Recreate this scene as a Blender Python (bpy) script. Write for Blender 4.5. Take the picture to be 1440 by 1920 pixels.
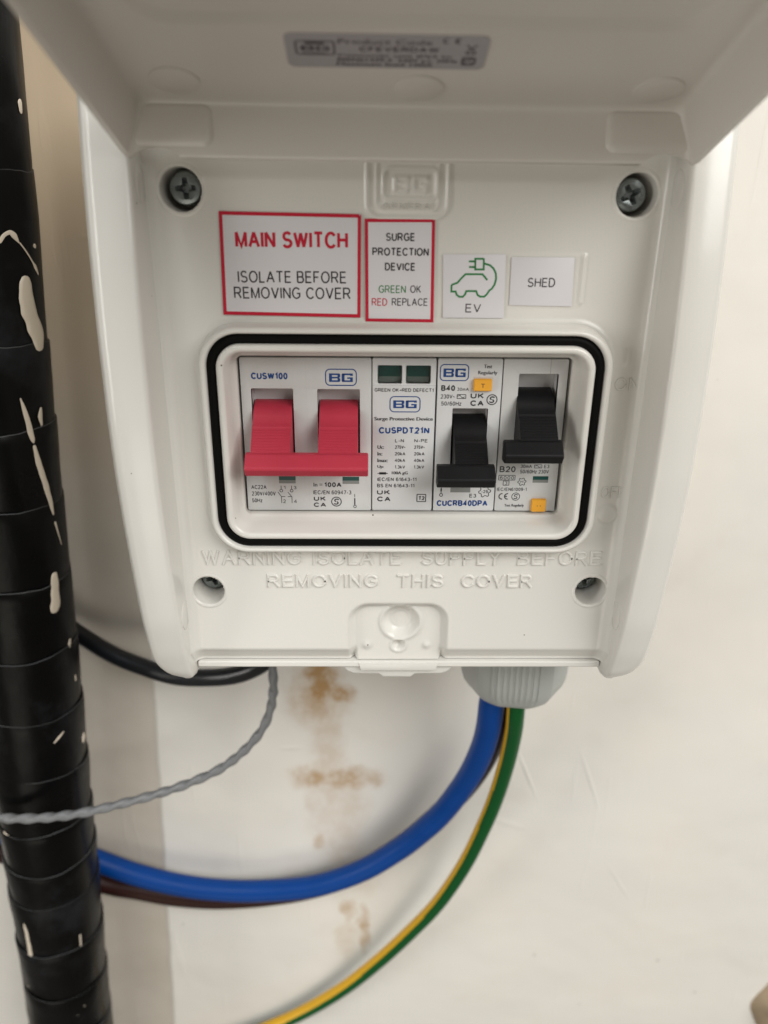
import bpy, bmesh, math, random
import numpy as np
from mathutils import Vector, Matrix, noise

S = 0.001                       # everything below is written in millimetres: X right, d out of the wall towards the viewer, Z up
random.seed(7)
for o in list(bpy.data.objects):
    bpy.data.objects.remove(o)
scene = bpy.context.scene
COL = scene.collection

# ------------------------------------------------------------------ camera, light, exposure
cam_d = bpy.data.cameras.new('camera')
cam = bpy.data.objects.new('camera', cam_d)
COL.objects.link(cam)
scene.camera = cam
rx, rz, rl = 0.39287094, -0.01780843, 0.01024532
fwd = Vector((-math.sin(rz)*math.cos(rx), math.cos(rz)*math.cos(rx), -math.sin(rx)))
right0 = Vector((math.cos(rz), math.sin(rz), 0))
up0 = right0.cross(fwd)
right = math.cos(rl)*right0 + math.sin(rl)*up0
up = -math.sin(rl)*right0 + math.cos(rl)*up0
m = Matrix((right, up, -fwd)).transposed().to_4x4()
m.translation = Vector((-9.014, -208.377, 63.523))*S
cam.matrix_world = m
cam_d.sensor_fit = 'HORIZONTAL'
cam_d.sensor_width = 36.0
cam_d.lens = 36.05
cam_d.clip_start = 0.005
cam_d.clip_end = 20
cam_d.dof.use_dof = True
cam_d.dof.focus_distance = 0.222
cam_d.dof.aperture_fstop = 12.5

world = bpy.data.worlds.new("World")
scene.world = world
world.use_nodes = True
wn = world.node_tree.nodes
wn['Background'].inputs[0].default_value = (1.0, 0.91, 0.79, 1)
wn['Background'].inputs[1].default_value = 0.15

def area(name, loc, target, size, power, color, size_y=None):
    l = bpy.data.lights.new(name, 'AREA')
    l.shape = 'RECTANGLE'
    l.size = size
    l.size_y = size_y or size
    l.energy = power
    l.color = color
    o = bpy.data.objects.new(name, l)
    COL.objects.link(o)
    o.location = loc
    o.rotation_euler = (Vector(target)-Vector(loc)).to_track_quat('-Z', 'Y').to_euler()
    return o
area('window_light', (1.20, -1.25, 1.0), (0, 0, -0.1), 1.5, 36, (1.0, 0.98, 0.94), 1.2)
area('ceiling_light', (-0.35, -1.2, 1.35), (0, 0, -0.1), 0.9, 10.5, (0.94, 0.975, 1.0))
area('floor_bounce_fill', (-0.35, -1.9, -1.1), (0, 0, 0), 1.2, 5.8, (1.0, 0.93, 0.81), 1.0)  # unseen fill added low behind the camera, imitating warm bounce off the floor
area('left_fill_light', (-1.45, -0.75, 0.15), (0, 0, 0), 0.4, 7.0, (1.0, 0.975, 0.93), 1.0)  # unseen fill added on the left to brighten the left-facing edges

scene.view_settings.view_transform = 'Standard'
scene.view_settings.look = 'None'
scene.view_settings.exposure = 0.15
scene.view_settings.gamma = 1.0

# ------------------------------------------------------------------ materials
def new_mat(name, color, rough=0.5, spec=0.5, bump=0.0, bscale=400, var=0.0, vscale=60, coat=0.0):
    mt = bpy.data.materials.new(name)
    mt.use_nodes = True
    nt = mt.node_tree
    b = nt.nodes['Principled BSDF']
    b.inputs['Base Color'].default_value = (*color, 1)
    b.inputs['Roughness'].default_value = rough
    b.inputs['Specular IOR Level'].default_value = spec
    b.inputs['Coat Weight'].default_value = coat
    tc = nt.nodes.new('ShaderNodeTexCoord')
    if var:
        n = nt.nodes.new('ShaderNodeTexNoise')
        n.inputs['Scale'].default_value = vscale
        n.inputs['Detail'].default_value = 5
        nt.links.new(tc.outputs['Object'], n.inputs['Vector'])
        mp = nt.nodes.new('ShaderNodeMapRange')
        mp.inputs[1].default_value = 0.3
        mp.inputs[2].default_value = 0.7
        mp.inputs[3].default_value = 1-var
        mp.inputs[4].default_value = 1+var
        nt.links.new(n.outputs[0], mp.inputs[0])
        mx = nt.nodes.new('ShaderNodeVectorMath')
        mx.operation = 'SCALE'
        mx.inputs[0].default_value = color
        nt.links.new(mp.outputs[0], mx.inputs['Scale'])
        nt.links.new(mx.outputs[0], b.inputs['Base Color'])
        mr = nt.nodes.new('ShaderNodeMapRange')
        mr.inputs[1].default_value = 0.3
        mr.inputs[2].default_value = 0.7
        mr.inputs[3].default_value = max(0, rough-0.08)
        mr.inputs[4].default_value = min(1, rough+0.1)
        nt.links.new(n.outputs[0], mr.inputs[0])
        nt.links.new(mr.outputs[0], b.inputs['Roughness'])
    if bump:
        n2 = nt.nodes.new('ShaderNodeTexNoise')
        n2.inputs['Scale'].default_value = bscale
        n2.inputs['Detail'].default_value = 4
        nt.links.new(tc.outputs['Object'], n2.inputs['Vector'])
        bp = nt.nodes.new('ShaderNodeBump')
        bp.inputs['Strength'].default_value = 1.0
        bp.inputs['Distance'].default_value = bump*S
        nt.links.new(n2.outputs[0], bp.inputs['Height'])
        nt.links.new(bp.outputs[0], b.inputs['Normal'])
    return mt

M = {}
M['cover'] = new_mat('white_plastic', (0.69, 0.675, 0.635), 0.22, 0.5, bump=0.02, bscale=900)
def specks(mt, scale, size, gate, col):
    nt = mt.node_tree; b = nt.nodes['Principled BSDF']
    tc = nt.nodes.new('ShaderNodeTexCoord')
    v = nt.nodes.new('ShaderNodeTexVoronoi'); v.inputs['Scale'].default_value = scale
    nt.links.new(tc.outputs['Object'], v.inputs['Vector'])
    lt = nt.nodes.new('ShaderNodeMath'); lt.operation = 'LESS_THAN'; lt.inputs[1].default_value = size
    nt.links.new(v.outputs['Distance'], lt.inputs[0])
    sp = nt.nodes.new('ShaderNodeSeparateColor'); nt.links.new(v.outputs['Color'], sp.inputs[0])
    gt = nt.nodes.new('ShaderNodeMath'); gt.operation = 'GREATER_THAN'; gt.inputs[1].default_value = gate
    nt.links.new(sp.outputs[0], gt.inputs[0])
    mu = nt.nodes.new('ShaderNodeMath'); mu.operation = 'MULTIPLY'
    nt.links.new(lt.outputs[0], mu.inputs[0]); nt.links.new(gt.outputs[0], mu.inputs[1])
    mx = nt.nodes.new('ShaderNodeMix'); mx.data_type = 'RGBA'
    nt.links.new(mu.outputs[0], mx.inputs[0])
    mx.inputs[6].default_value = b.inputs['Base Color'].default_value; mx.inputs[7].default_value = (*col, 1)
    nt.links.new(mx.outputs[2], b.inputs['Base Color'])
specks(M['cover'], 130, 0.032, 0.66, (0.12, 0.10, 0.08))
M['base'] = new_mat('white_plastic_base', (0.68, 0.65, 0.60), 0.35, 0.5, bump=0.02, bscale=900)
M['lid'] = new_mat('white_plastic_lid', (0.66, 0.63, 0.58), 0.30, 0.5, bump=0.02, bscale=700)
M['module'] = new_mat('grey_module_plastic', (0.56, 0.565, 0.56), 0.5, 0.4, bump=0.015, bscale=1500, var=0.03, vscale=150)
M['module2'] = new_mat('light_module_plastic', (0.60, 0.605, 0.61), 0.5, 0.4, bump=0.015, bscale=1500, var=0.02)
M['well'] = new_mat('well_plastic', (0.55, 0.54, 0.54), 0.5, 0.3)
M['red'] = new_mat('red_toggle_plastic', (0.46, 0.034, 0.062), 0.45, 0.35, bump=0.02, bscale=900, var=0.06)
M['blacktog'] = new_mat('black_toggle_plastic', (0.008, 0.008, 0.009), 0.45, 0.2, bump=0.02, bscale=900, var=0.1)
M['yellow'] = new_mat('yellow_button_plastic', (0.80, 0.38, 0.035), 0.4, 0.4)
M['green_ind'] = new_mat('green_indicator', (0.003, 0.06, 0.052), 0.35, 0.4)
M['grey_ind'] = new_mat('grey_indicator', (0.22, 0.23, 0.22), 0.5, 0.3)
M['dark'] = new_mat('dark_recess', (0.012, 0.012, 0.012), 0.7, 0.1)
M['gasket'] = new_mat('black_rubber', (0.002, 0.002, 0.002), 0.55, 0.10, bump=0.03, bscale=600)
M['screw'] = new_mat('zinc_screw', (0.21, 0.235, 0.235), 0.30, 0.5, bump=0.02, bscale=800, var=0.15, vscale=300)
M['screw'].node_tree.nodes['Principled BSDF'].inputs['Metallic'].default_value = 0.75
M['pip'] = new_mat('cable_black', (0.010, 0.011, 0.013), 0.28, 0.5, bump=0.03, bscale=500)
M['blue'] = new_mat('cable_blue', (0.0005, 0.046, 0.235), 0.4, 0.22, bump=0.04, bscale=300, var=0.05)
M['brown'] = new_mat('cable_brown', (0.028, 0.009, 0.007), 0.42, 0.2, bump=0.03, bscale=300)
M['green'] = new_mat('cable_green', (0.003, 0.078, 0.016), 0.4, 0.25, bump=0.03, bscale=300)
M['cyellow'] = new_mat('cable_yellow', (0.72, 0.40, 0.010), 0.38, 0.45, bump=0.03, bscale=300)
M['greyc'] = new_mat('cable_grey', (0.165, 0.17, 0.175), 0.38, 0.45, bump=0.04, bscale=400, var=0.08)
M['gland'] = new_mat('gland_grey_plastic', (0.37, 0.385, 0.37), 0.42, 0.4, bump=0.02, bscale=700, var=0.03)
M['paper'] = new_mat('sticker_white', (0.68, 0.665, 0.69), 0.42, 0.4, bump=0.02, bscale=300)
M['silver'] = new_mat('silver_label', (0.38, 0.37, 0.385), 0.45, 0.5, bump=0.03, bscale=200)
M['paint'] = new_mat('dried_paint', (0.66, 0.58, 0.47), 0.4, 0.4, bump=0.05, bscale=300, var=0.04)
M['window'] = new_mat('clear_window', (0.012, 0.05, 0.05), 0.08, 0.6)
INK = {
    'k': new_mat('ink_dark', (0.035, 0.035, 0.04), 0.5, 0.3),
    'B': new_mat('ink_blue', (0.012, 0.055, 0.21), 0.5, 0.3),
    'R': new_mat('ink_red', (0.50, 0.010, 0.035), 0.5, 0.3),
    'g': new_mat('ink_green', (0.03, 0.20, 0.06), 0.5, 0.3),
    'm': new_mat('ink_grey', (0.045, 0.036, 0.05), 0.5, 0.3),
}

def tape_mat():
    mt = new_mat('black_tape', (0.002, 0.002, 0.002), 0.24, 0.16)
    nt = mt.node_tree
    b = nt.nodes['Principled BSDF']
    tc = nt.nodes.new('ShaderNodeTexCoord')
    n = nt.nodes.new('ShaderNodeTexNoise')
    n.inputs['Scale'].default_value = 28
    n.inputs['Detail'].default_value = 8
    n.inputs['Roughness'].default_value = 0.65
    nt.links.new(tc.outputs['Object'], n.inputs['Vector'])
    cr = nt.nodes.new('ShaderNodeValToRGB')
    cr.color_ramp.elements[0].position = 0.52
    cr.color_ramp.elements[0].color = (0.0015, 0.0015, 0.0016, 1)
    cr.color_ramp.elements[1].position = 0.78
    cr.color_ramp.elements[1].color = (0.018, 0.019, 0.022, 1)
    nt.links.new(n.outputs[0], cr.inputs[0])
    # small paint specks
    v = nt.nodes.new('ShaderNodeTexVoronoi')
    v.inputs['Scale'].default_value = 95
    nt.links.new(tc.outputs['Object'], v.inputs['Vector'])
    lt = nt.nodes.new('ShaderNodeMath'); lt.operation = 'LESS_THAN'
    lt.inputs[1].default_value = 0.055
    nt.links.new(v.outputs['Distance'], lt.inputs[0])
    n3 = nt.nodes.new('ShaderNodeTexNoise'); n3.inputs['Scale'].default_value = 40
    nt.links.new(tc.outputs['Object'], n3.inputs['Vector'])
    gt = nt.nodes.new('ShaderNodeMath'); gt.operation = 'GREATER_THAN'; gt.inputs[1].default_value = 0.57
    nt.links.new(n3.outputs[0], gt.inputs[0])
    mu = nt.nodes.new('ShaderNodeMath'); mu.operation = 'MULTIPLY'
    nt.links.new(lt.outputs[0], mu.inputs[0]); nt.links.new(gt.outputs[0], mu.inputs[1])
    mx = nt.nodes.new('ShaderNodeMix'); mx.data_type = 'RGBA'
    nt.links.new(mu.outputs[0], mx.inputs[0])
    nt.links.new(cr.outputs[0], mx.inputs[6])
    mx.inputs[7].default_value = (0.35, 0.31, 0.26, 1)
    nt.links.new(mx.outputs[2], b.inputs['Base Color'])
    mr = nt.nodes.new('ShaderNodeMapRange')
    mr.inputs[1].default_value = 0.35; mr.inputs[2].default_value = 0.7
    mr.inputs[3].default_value = 0.24; mr.inputs[4].default_value = 0.5
    nt.links.new(n.outputs[0], mr.inputs[0])
    nt.links.new(mr.outputs[0], b.inputs['Roughness'])
    n2 = nt.nodes.new('ShaderNodeTexNoise'); n2.inputs['Scale'].default_value = 120; n2.inputs['Detail'].default_value = 3
    mpn = nt.nodes.new('ShaderNodeMapping'); mpn.inputs['Scale'].default_value = (1, 1, 0.35)
    nt.links.new(tc.outputs['Object'], mpn.inputs[0]); nt.links.new(mpn.outputs[0], n2.inputs['Vector'])
    bp = nt.nodes.new('ShaderNodeBump'); bp.inputs['Distance'].default_value = 0.25*S
    nt.links.new(n2.outputs[0], bp.inputs['Height']); nt.links.new(bp.outputs[0], b.inputs['Normal'])
    return mt
M['tape'] = tape_mat()
M['tape_edge'] = new_mat('dusty_tape_edge', (0.05, 0.052, 0.054), 0.5, 0.3, var=0.95, vscale=45)

def wall_mat():
    mt = bpy.data.materials.new('painted_wall')
    mt.use_nodes = True
    nt = mt.node_tree
    L = nt.links.new
    b = nt.nodes['Principled BSDF']
    b.inputs['Roughness'].default_value = 0.5
    b.inputs['Specular IOR Level'].default_value = 0.3
    tc = nt.nodes.new('ShaderNodeTexCoord')
    mm = nt.nodes.new('ShaderNodeVectorMath'); mm.operation = 'SCALE'; mm.inputs['Scale'].default_value = 1000
    L(tc.outputs['Object'], mm.inputs[0])
    P = mm.outputs[0]                                     # mm on the wall
    def noise_tex(scale, detail=4, rough=0.5, vec=None):
        n = nt.nodes.new('ShaderNodeTexNoise')
        n.inputs['Scale'].default_value = scale
        n.inputs['Detail'].default_value = detail
        n.inputs['Roughness'].default_value = rough
        L(vec or P, n.inputs['Vector'])
        return n
    def math(op, a, c=None, clamp=False):
        x = nt.nodes.new('ShaderNodeMath'); x.operation = op; x.use_clamp = clamp
        for i, q in enumerate((a, c)):
            if q is None: continue
            if isinstance(q, (int, float)): x.inputs[i].default_value = q
            else: L(q, x.inputs[i])
        return x.outputs[0]
    def rng(v, a, c, d=0.0, e=1.0, smooth=True):
        x = nt.nodes.new('ShaderNodeMapRange')
        x.interpolation_type = 'SMOOTHSTEP' if smooth else 'LINEAR'
        L(v, x.inputs[0])
        for i, q in zip((1, 2, 3, 4), (a, c, d, e)): x.inputs[i].default_value = q
        return x.outputs[0]
    sep = nt.nodes.new('ShaderNodeSeparateXYZ'); L(P, sep.inputs[0])
    X, Z = sep.outputs[0], sep.outputs[2]
    def mix(f, a, c):
        x = nt.nodes.new('ShaderNodeMix'); x.data_type = 'RGBA'
        if isinstance(f, (int, float)): x.inputs[0].default_value = f
        else: L(f, x.inputs[0])
        for i, q in ((6, a), (7, c)):
            if isinstance(q, tuple): x.inputs[i].default_value = (*q, 1)
            else: L(q, x.inputs[i])
        return x.outputs[2]
    # paint: faint patches
    n1 = noise_tex(0.012, 4)
    base = mix(rng(n1.outputs[0], 0.3, 0.7), (0.76, 0.73, 0.67), (0.73, 0.71, 0.67))
    n2 = noise_tex(0.05, 5)
    base = mix(rng(n2.outputs[0], 0.55, 0.8, 0, 0.35), base, (0.69, 0.645, 0.58))
    # tan strip beside the pipe, yellower higher up: right edge leans like the pipe
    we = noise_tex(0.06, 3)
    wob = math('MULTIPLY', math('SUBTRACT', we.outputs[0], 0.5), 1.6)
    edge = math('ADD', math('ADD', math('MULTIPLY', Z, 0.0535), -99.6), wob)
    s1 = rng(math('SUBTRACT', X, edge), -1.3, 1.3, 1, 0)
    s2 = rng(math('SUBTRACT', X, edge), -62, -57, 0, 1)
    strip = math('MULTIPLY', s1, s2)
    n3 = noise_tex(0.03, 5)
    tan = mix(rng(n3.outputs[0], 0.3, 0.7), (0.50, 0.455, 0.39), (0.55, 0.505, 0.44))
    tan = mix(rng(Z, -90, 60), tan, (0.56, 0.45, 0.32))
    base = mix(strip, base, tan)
    # damp rust-brown stains: (x, z, half width, half height, strength)
    nd = noise_tex(0.11, 5, 0.6)
    nd2 = noise_tex(0.13, 5, 0.6)
    off = nt.nodes.new('ShaderNodeVectorMath'); off.operation = 'SUBTRACT'
    L(nd.outputs['Color'], off.inputs[0]); off.inputs[1].default_value = (0.5, 0.5, 0.5)
    offs = nt.nodes.new('ShaderNodeVectorMath'); offs.operation = 'SCALE'; offs.inputs['Scale'].default_value = 13
    L(off.outputs[0], offs.inputs[0])
    pw = nt.nodes.new('ShaderNodeVectorMath'); pw.operation = 'ADD'; L(P, pw.inputs[0]); L(offs.outputs[0], pw.inputs[1])
    tot = None
    for (cx, cz, hw, hh, st) in [(-31, -140, 7, 18, 1.0), (-24, -148, 8, 6, .9), (-33, -150, 13, 16, .6), (-28, -170, 5, 16, .32), (-43, -146, 3, 9, .4),
                                 (-38, -196, 10, 6.5, .72), (-21, -196, 13, 6.5, .75), (-8, -196, 7, 6, .5), (-36, -212, 4, 14, .22), (-20, -212, 10, 14, .25),
                                 (-34, -236, 4, 6, .5), (-32, -225, 9, 14, .18), (-20, -284, 4, 8, .5), (-12, -297, 3.4, 17, .58), (-22, -303, 6, 16, .26),
                                 (-12, -262, 9, 14, .15), (-29, -180, 8, 50, .3), (-22, -235, 10, 40, .22)]:
        sb = nt.nodes.new('ShaderNodeVectorMath'); sb.operation = 'SUBTRACT'; L(pw.outputs[0], sb.inputs[0]); sb.inputs[1].default_value = (cx, 0, cz)
        dv = nt.nodes.new('ShaderNodeVectorMath'); dv.operation = 'MULTIPLY'; L(sb.outputs[0], dv.inputs[0]); dv.inputs[1].default_value = (1/hw, 0, 1/hh)
        ln = nt.nodes.new('ShaderNodeVectorMath'); ln.operation = 'LENGTH'; L(dv.outputs[0], ln.inputs[0])
        f = rng(ln.outputs['Value'], 0.25, 1.5, st, 0)
        tot = f if tot is None else math('MAXIMUM', tot, f)
    tot = math('MULTIPLY', tot, rng(nd2.outputs[0], 0.32, 0.62, 0.62, 1.2), True)
    base = mix(tot, base, (0.42, 0.26, 0.115))
    # grey scuffs and pin marks
    vo = nt.nodes.new('ShaderNodeTexVoronoi'); vo.inputs['Scale'].default_value = 0.035
    L(P, vo.inputs['Vector'])
    base = mix(rng(vo.outputs['Distance'], 0.02, 0.045, 0.45, 0), base, (0.30, 0.29, 0.27))
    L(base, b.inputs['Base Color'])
    # relief: trowelled plaster, long shallow scores
    nb = noise_tex(0.026, 2)
    mp = nt.nodes.new('ShaderNodeMapping'); mp.inputs['Rotation'].default_value = (0, math_rad(-28), 0); mp.inputs['Scale'].default_value = (0.16, 0.1, 0.016)
    L(P, mp.inputs[0])
    ns = nt.nodes.new('ShaderNodeTexNoise'); ns.inputs['Scale'].default_value = 1; ns.inputs['Detail'].default_value = 2
    L(mp.outputs[0], ns.inputs['Vector'])
    sc = rng(ns.outputs[0], 0.66, 0.72)
    nf = noise_tex(0.9, 3)
    score = None
    for (cx, cz, hl, hw_, ang, st) in [(42+12, -163, 13, .8, -56, .8), (66, -193, 17, 1.0, -68, 1.0), (98, -200, 22, 1.1, -70, .7), (60, -225, 10, 2.4, -20, .6), (96, 20, 14, 1.2, -75, .5), (-105, -30, 9, 1.0, -25, .7),
                                       (-112, 48, 2.2, 1.6, 0, 1.0), (-46, -178, 6, 1.4, 5, .8), (120, -265, 16, 1.2, -60, .5), (20, -300, 12, 1.4, 40, .5)]:
        sb = nt.nodes.new('ShaderNodeVectorMath'); sb.operation = 'SUBTRACT'; L(P, sb.inputs[0]); sb.inputs[1].default_value = (cx, 0, cz)
        mq = nt.nodes.new('ShaderNodeMapping'); mq.vector_type = 'POINT'; mq.inputs['Rotation'].default_value = (0, math_rad(ang), 0); L(sb.outputs[0], mq.inputs[0])
        dv = nt.nodes.new('ShaderNodeVectorMath'); dv.operation = 'MULTIPLY'; L(mq.outputs[0], dv.inputs[0]); dv.inputs[1].default_value = (1/hl, 0, 1/hw_)
        ln = nt.nodes.new('ShaderNodeVectorMath'); ln.operation = 'LENGTH'; L(dv.outputs[0], ln.inputs[0])
        f = rng(ln.outputs['Value'], 0.1, 1.3, st, 0)
        score = f if score is None else math('MAXIMUM', score, f)
    h = math('ADD', math('MULTIPLY', nb.outputs[0], 2.4), math('MULTIPLY', sc, 0.12))
    h = math('ADD', h, math('MULTIPLY', score, 0.45))
    h = math('ADD', h, math('MULTIPLY', nf.outputs[0], 0.05))
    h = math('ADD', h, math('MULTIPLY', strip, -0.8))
    bp = nt.nodes.new('ShaderNodeBump'); bp.inputs['Distance'].default_value = 1.0*S; bp.inputs['Strength'].default_value = 0.6
    L(h, bp.inputs['Height']); L(bp.outputs[0], b.inputs['Normal'])
    return mt
def math_rad(a): return a*math.pi/180
M['wall'] = wall_mat()

# ------------------------------------------------------------------ helpers
def W(x, d, z): return (x*S, -d*S, z*S)

def link(name, me, mats, parent=None, base=(0, 0, 0)):
    o = bpy.data.objects.new(name, me)
    COL.objects.link(o)
    for q in (mats if isinstance(mats, (list, tuple)) else [mats]):
        if q.name not in me.materials: me.materials.append(q)
    if parent: o.parent = parent
    return o

def mesh(name, verts, faces, mats, parent=None, smooth=40, bevel=0, seg=2, mi=None, fix=True, base=None):
    """verts as (X, d, Z) in mm in the world; parents sit at the world position kept in parent['_b']."""
    b = Vector(base) if base is not None else (Vector(parent['_b']) if parent is not None and '_b' in parent else Vector((0, 0, 0)))
    me = bpy.data.meshes.new(name)
    me.from_pydata([(v[0]*S-b.x, -v[1]*S-b.y, v[2]*S-b.z) for v in verts], [], faces)
    me.validate()
    if fix:
        bm = bmesh.new(); bm.from_mesh(me)
        bmesh.ops.remove_doubles(bm, verts=bm.verts, dist=1e-7)
        bmesh.ops.recalc_face_normals(bm, faces=bm.faces)
        bm.to_mesh(me); bm.free()
    if mi is not None:
        for p, k in zip(me.polygons, mi): p.material_index = k
    if smooth:
        me.polygons.foreach_set('use_smooth', [True]*len(me.polygons))
        me.set_sharp_from_angle(angle=math.radians(smooth))
    o = link(name, me, mats, parent)
    if base is not None: o.location = b
    o['_b'] = tuple(b)
    if bevel:
        md = o.modifiers.new('bevel', 'BEVEL'); md.width = bevel*S; md.segments = seg; md.limit_method = 'ANGLE'; md.angle_limit = math.radians(35)
        md.harden_normals = True
    return o

def thing(name, label, cat, base, group=None):
    o = bpy.data.objects.new(name, None)
    COL.objects.link(o)
    o.empty_display_size = 0.01
    o.location = W(*base)
    o['_b'] = tuple(o.location)
    o['label'] = label; o['category'] = cat
    if group: o['group'] = group
    return o
def tag(o, label, cat=None, group=None, kind=None):
    if label: o['label'] = label
    if cat: o['category'] = cat
    if group: o['group'] = group
    if kind: o['kind'] = kind
    return o

def box(x0, x1, d0, d1, z0, z1):
    v = [(x, d, z) for x in (x0, x1) for d in (d0, d1) for z in (z0, z1)]
    f = [(0, 1, 3, 2), (4, 6, 7, 5), (0, 4, 5, 1), (2, 3, 7, 6), (0, 2, 6, 4), (1, 5, 7, 3)]
    return v, f
def join(*parts):
    V, F = [], []
    for v, f in parts:
        n = len(V); V += list(v); F += [tuple(i+n for i in q) for q in f]
    return V, F
def prism_x(profile, x0, x1):
    """profile of (d, z) points extruded along X"""
    n = len(profile)
    v = [(x0, d, z) for d, z in profile]+[(x1, d, z) for d, z in profile]
    f = [(i, (i+1) % n, n+(i+1) % n, n+i) for i in range(n)]+[tuple(range(n))[::-1], tuple(range(n, 2*n))]
    return v, f
def rrect(cx, cz, hw, hh, r, n=8):
    r = max(min(r, hw-1e-3, hh-1e-3), 1e-3)
    out = []
    for (sx, sz, a0) in ((1, 1, 0), (-1, 1, 90), (-1, -1, 180), (1, -1, 270)):
        for i in range(n+1):
            a = math.radians(a0+90*i/n)
            out.append((cx+sx*(hw-r)+r*math.cos(a), cz+sz*(hh-r)+r*math.sin(a)))
    return out
def ring_loft(rings, n=8, cap0=False, cap1=False, fn=None):
    """rings: (cx, cz, hw, hh, r, d)"""
    V, F = [], []
    k = 4*(n+1)
    for (cx, cz, hw, hh, r, d) in rings:
        for (x, z) in rrect(cx, cz, hw, hh, r, n): V.append((x, d, z))
    for j in range(len(rings)-1):
        for i in range(k):
            F.append((j*k+i, j*k+(i+1) % k, (j+1)*k+(i+1) % k, (j+1)*k+i))
    if cap0: F.append(tuple(range(k))[::-1])
    if cap1: F.append(tuple((len(rings)-1)*k+i for i in range(k)))
    if fn: V = [fn(*v) for v in V]
    return V, F
def lathe(prof, cx, cz, n=40, axis='d', c3=0):
    """prof of (r, h): axis 'd' turns round the viewing axis, 'z' round the vertical at depth c3"""
    V, F = [], []
    for r, h in prof:
        for i in range(n):
            a = 2*math.pi*i/n
            if axis == 'd': V.append((cx+r*math.cos(a), h, cz+r*math.sin(a)))
            else: V.append((cx+r*math.cos(a), c3+r*math.sin(a), h))
    for j in range(len(prof)-1):
        for i in range(n):
            F.append((j*n+i, j*n+(i+1) % n, (j+1)*n+(i+1) % n, (j+1)*n+i))
    return V, F
def plate(outline, holes, d1, thick, bev, res=2):
    """flat plate in X-Z with rounded edges, front face at d1"""
    cu = bpy.data.curves.new('tmp', 'CURVE'); cu.dimensions = '2D'; cu.fill_mode = 'BOTH'
    def orient(p, ccw):
        a = sum(p[i][0]*p[(i+1) % len(p)][1]-p[(i+1) % len(p)][0]*p[i][1] for i in range(len(p)))
        return p if (a > 0) == ccw else p[::-1]
    for k, p in enumerate([outline]+list(holes)):
        p = orient(list(p), k != 0)
        sp = cu.splines.new('POLY'); sp.points.add(len(p)-1); sp.use_cyclic_u = True
        for i, (x, z) in enumerate(p): sp.points[i].co = (x, z, 0, 1)
    cu.extrude = max(thick/2-bev, 0); cu.bevel_depth = bev; cu.bevel_resolution = res; cu.offset = -bev
    o = bpy.data.objects.new('tmp', cu); COL.objects.link(o)
    me = o.to_mesh()
    V = [(v.co.x, v.co.z+d1-thick/2, v.co.y) for v in me.vertices]
    F = [tuple(p.vertices) for p in me.polygons]
    o.to_mesh_clear(); bpy.data.objects.remove(o); bpy.data.curves.remove(cu)
    return V, F
def tube(path, r, n=20, twist=0.0, rfn=None):
    """path of (X, d, Z); returns V, F, and the angle index of each face"""
    pts = [Vector(q) for q in path]
    V, F, A = [], [], []
    up_ = None
    for i, q in enumerate(pts):
        t = (pts[min(i+1, len(pts)-1)]-pts[max(i-1, 0)]).normalized()
        if up_ is None:
            up_ = Vector((0, 1, 0))-t*t.y; up_.normalize()
        up_ = (up_-t*up_.dot(t)).normalized()
        sd = t.cross(up_)
        for k in range(n):
            a = 2*math.pi*k/n
            rr = rfn(i, a) if rfn else r
            V.append(tuple(q+rr*(math.cos(a)*up_+math.sin(a)*sd)))
    for i in range(len(pts)-1):
        for k in range(n):
            F.append((i*n+k, i*n+(k+1) % n, (i+1)*n+(k+1) % n, (i+1)*n+k)); A.append((i, k))
    F.append(tuple(range(n))[::-1]); F.append(tuple((len(pts)-1)*n+k for k in range(n))); A += [(0, 0), (0, 0)]
    return V, F, A
def spline(ctrl, step=1.5):
    P_ = [np.array(c, float) for c in ctrl]
    P_ = [2*P_[0]-P_[1]]+P_+[2*P_[-1]-P_[-2]]
    out = []
    for i in range(1, len(P_)-2):
        n = max(2, int(np.linalg.norm(P_[i+1]-P_[i])/step))
        for j in range(n):
            t = j/n
            out.append(tuple(0.5*((2*P_[i])+(-P_[i-1]+P_[i+1])*t+(2*P_[i-1]-5*P_[i]+4*P_[i+1]-P_[i+2])*t*t+(-P_[i-1]+3*P_[i]-3*P_[i+1]+P_[i+2])*t**3)))
    out.append(tuple(P_[-2]))
    return out

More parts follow.
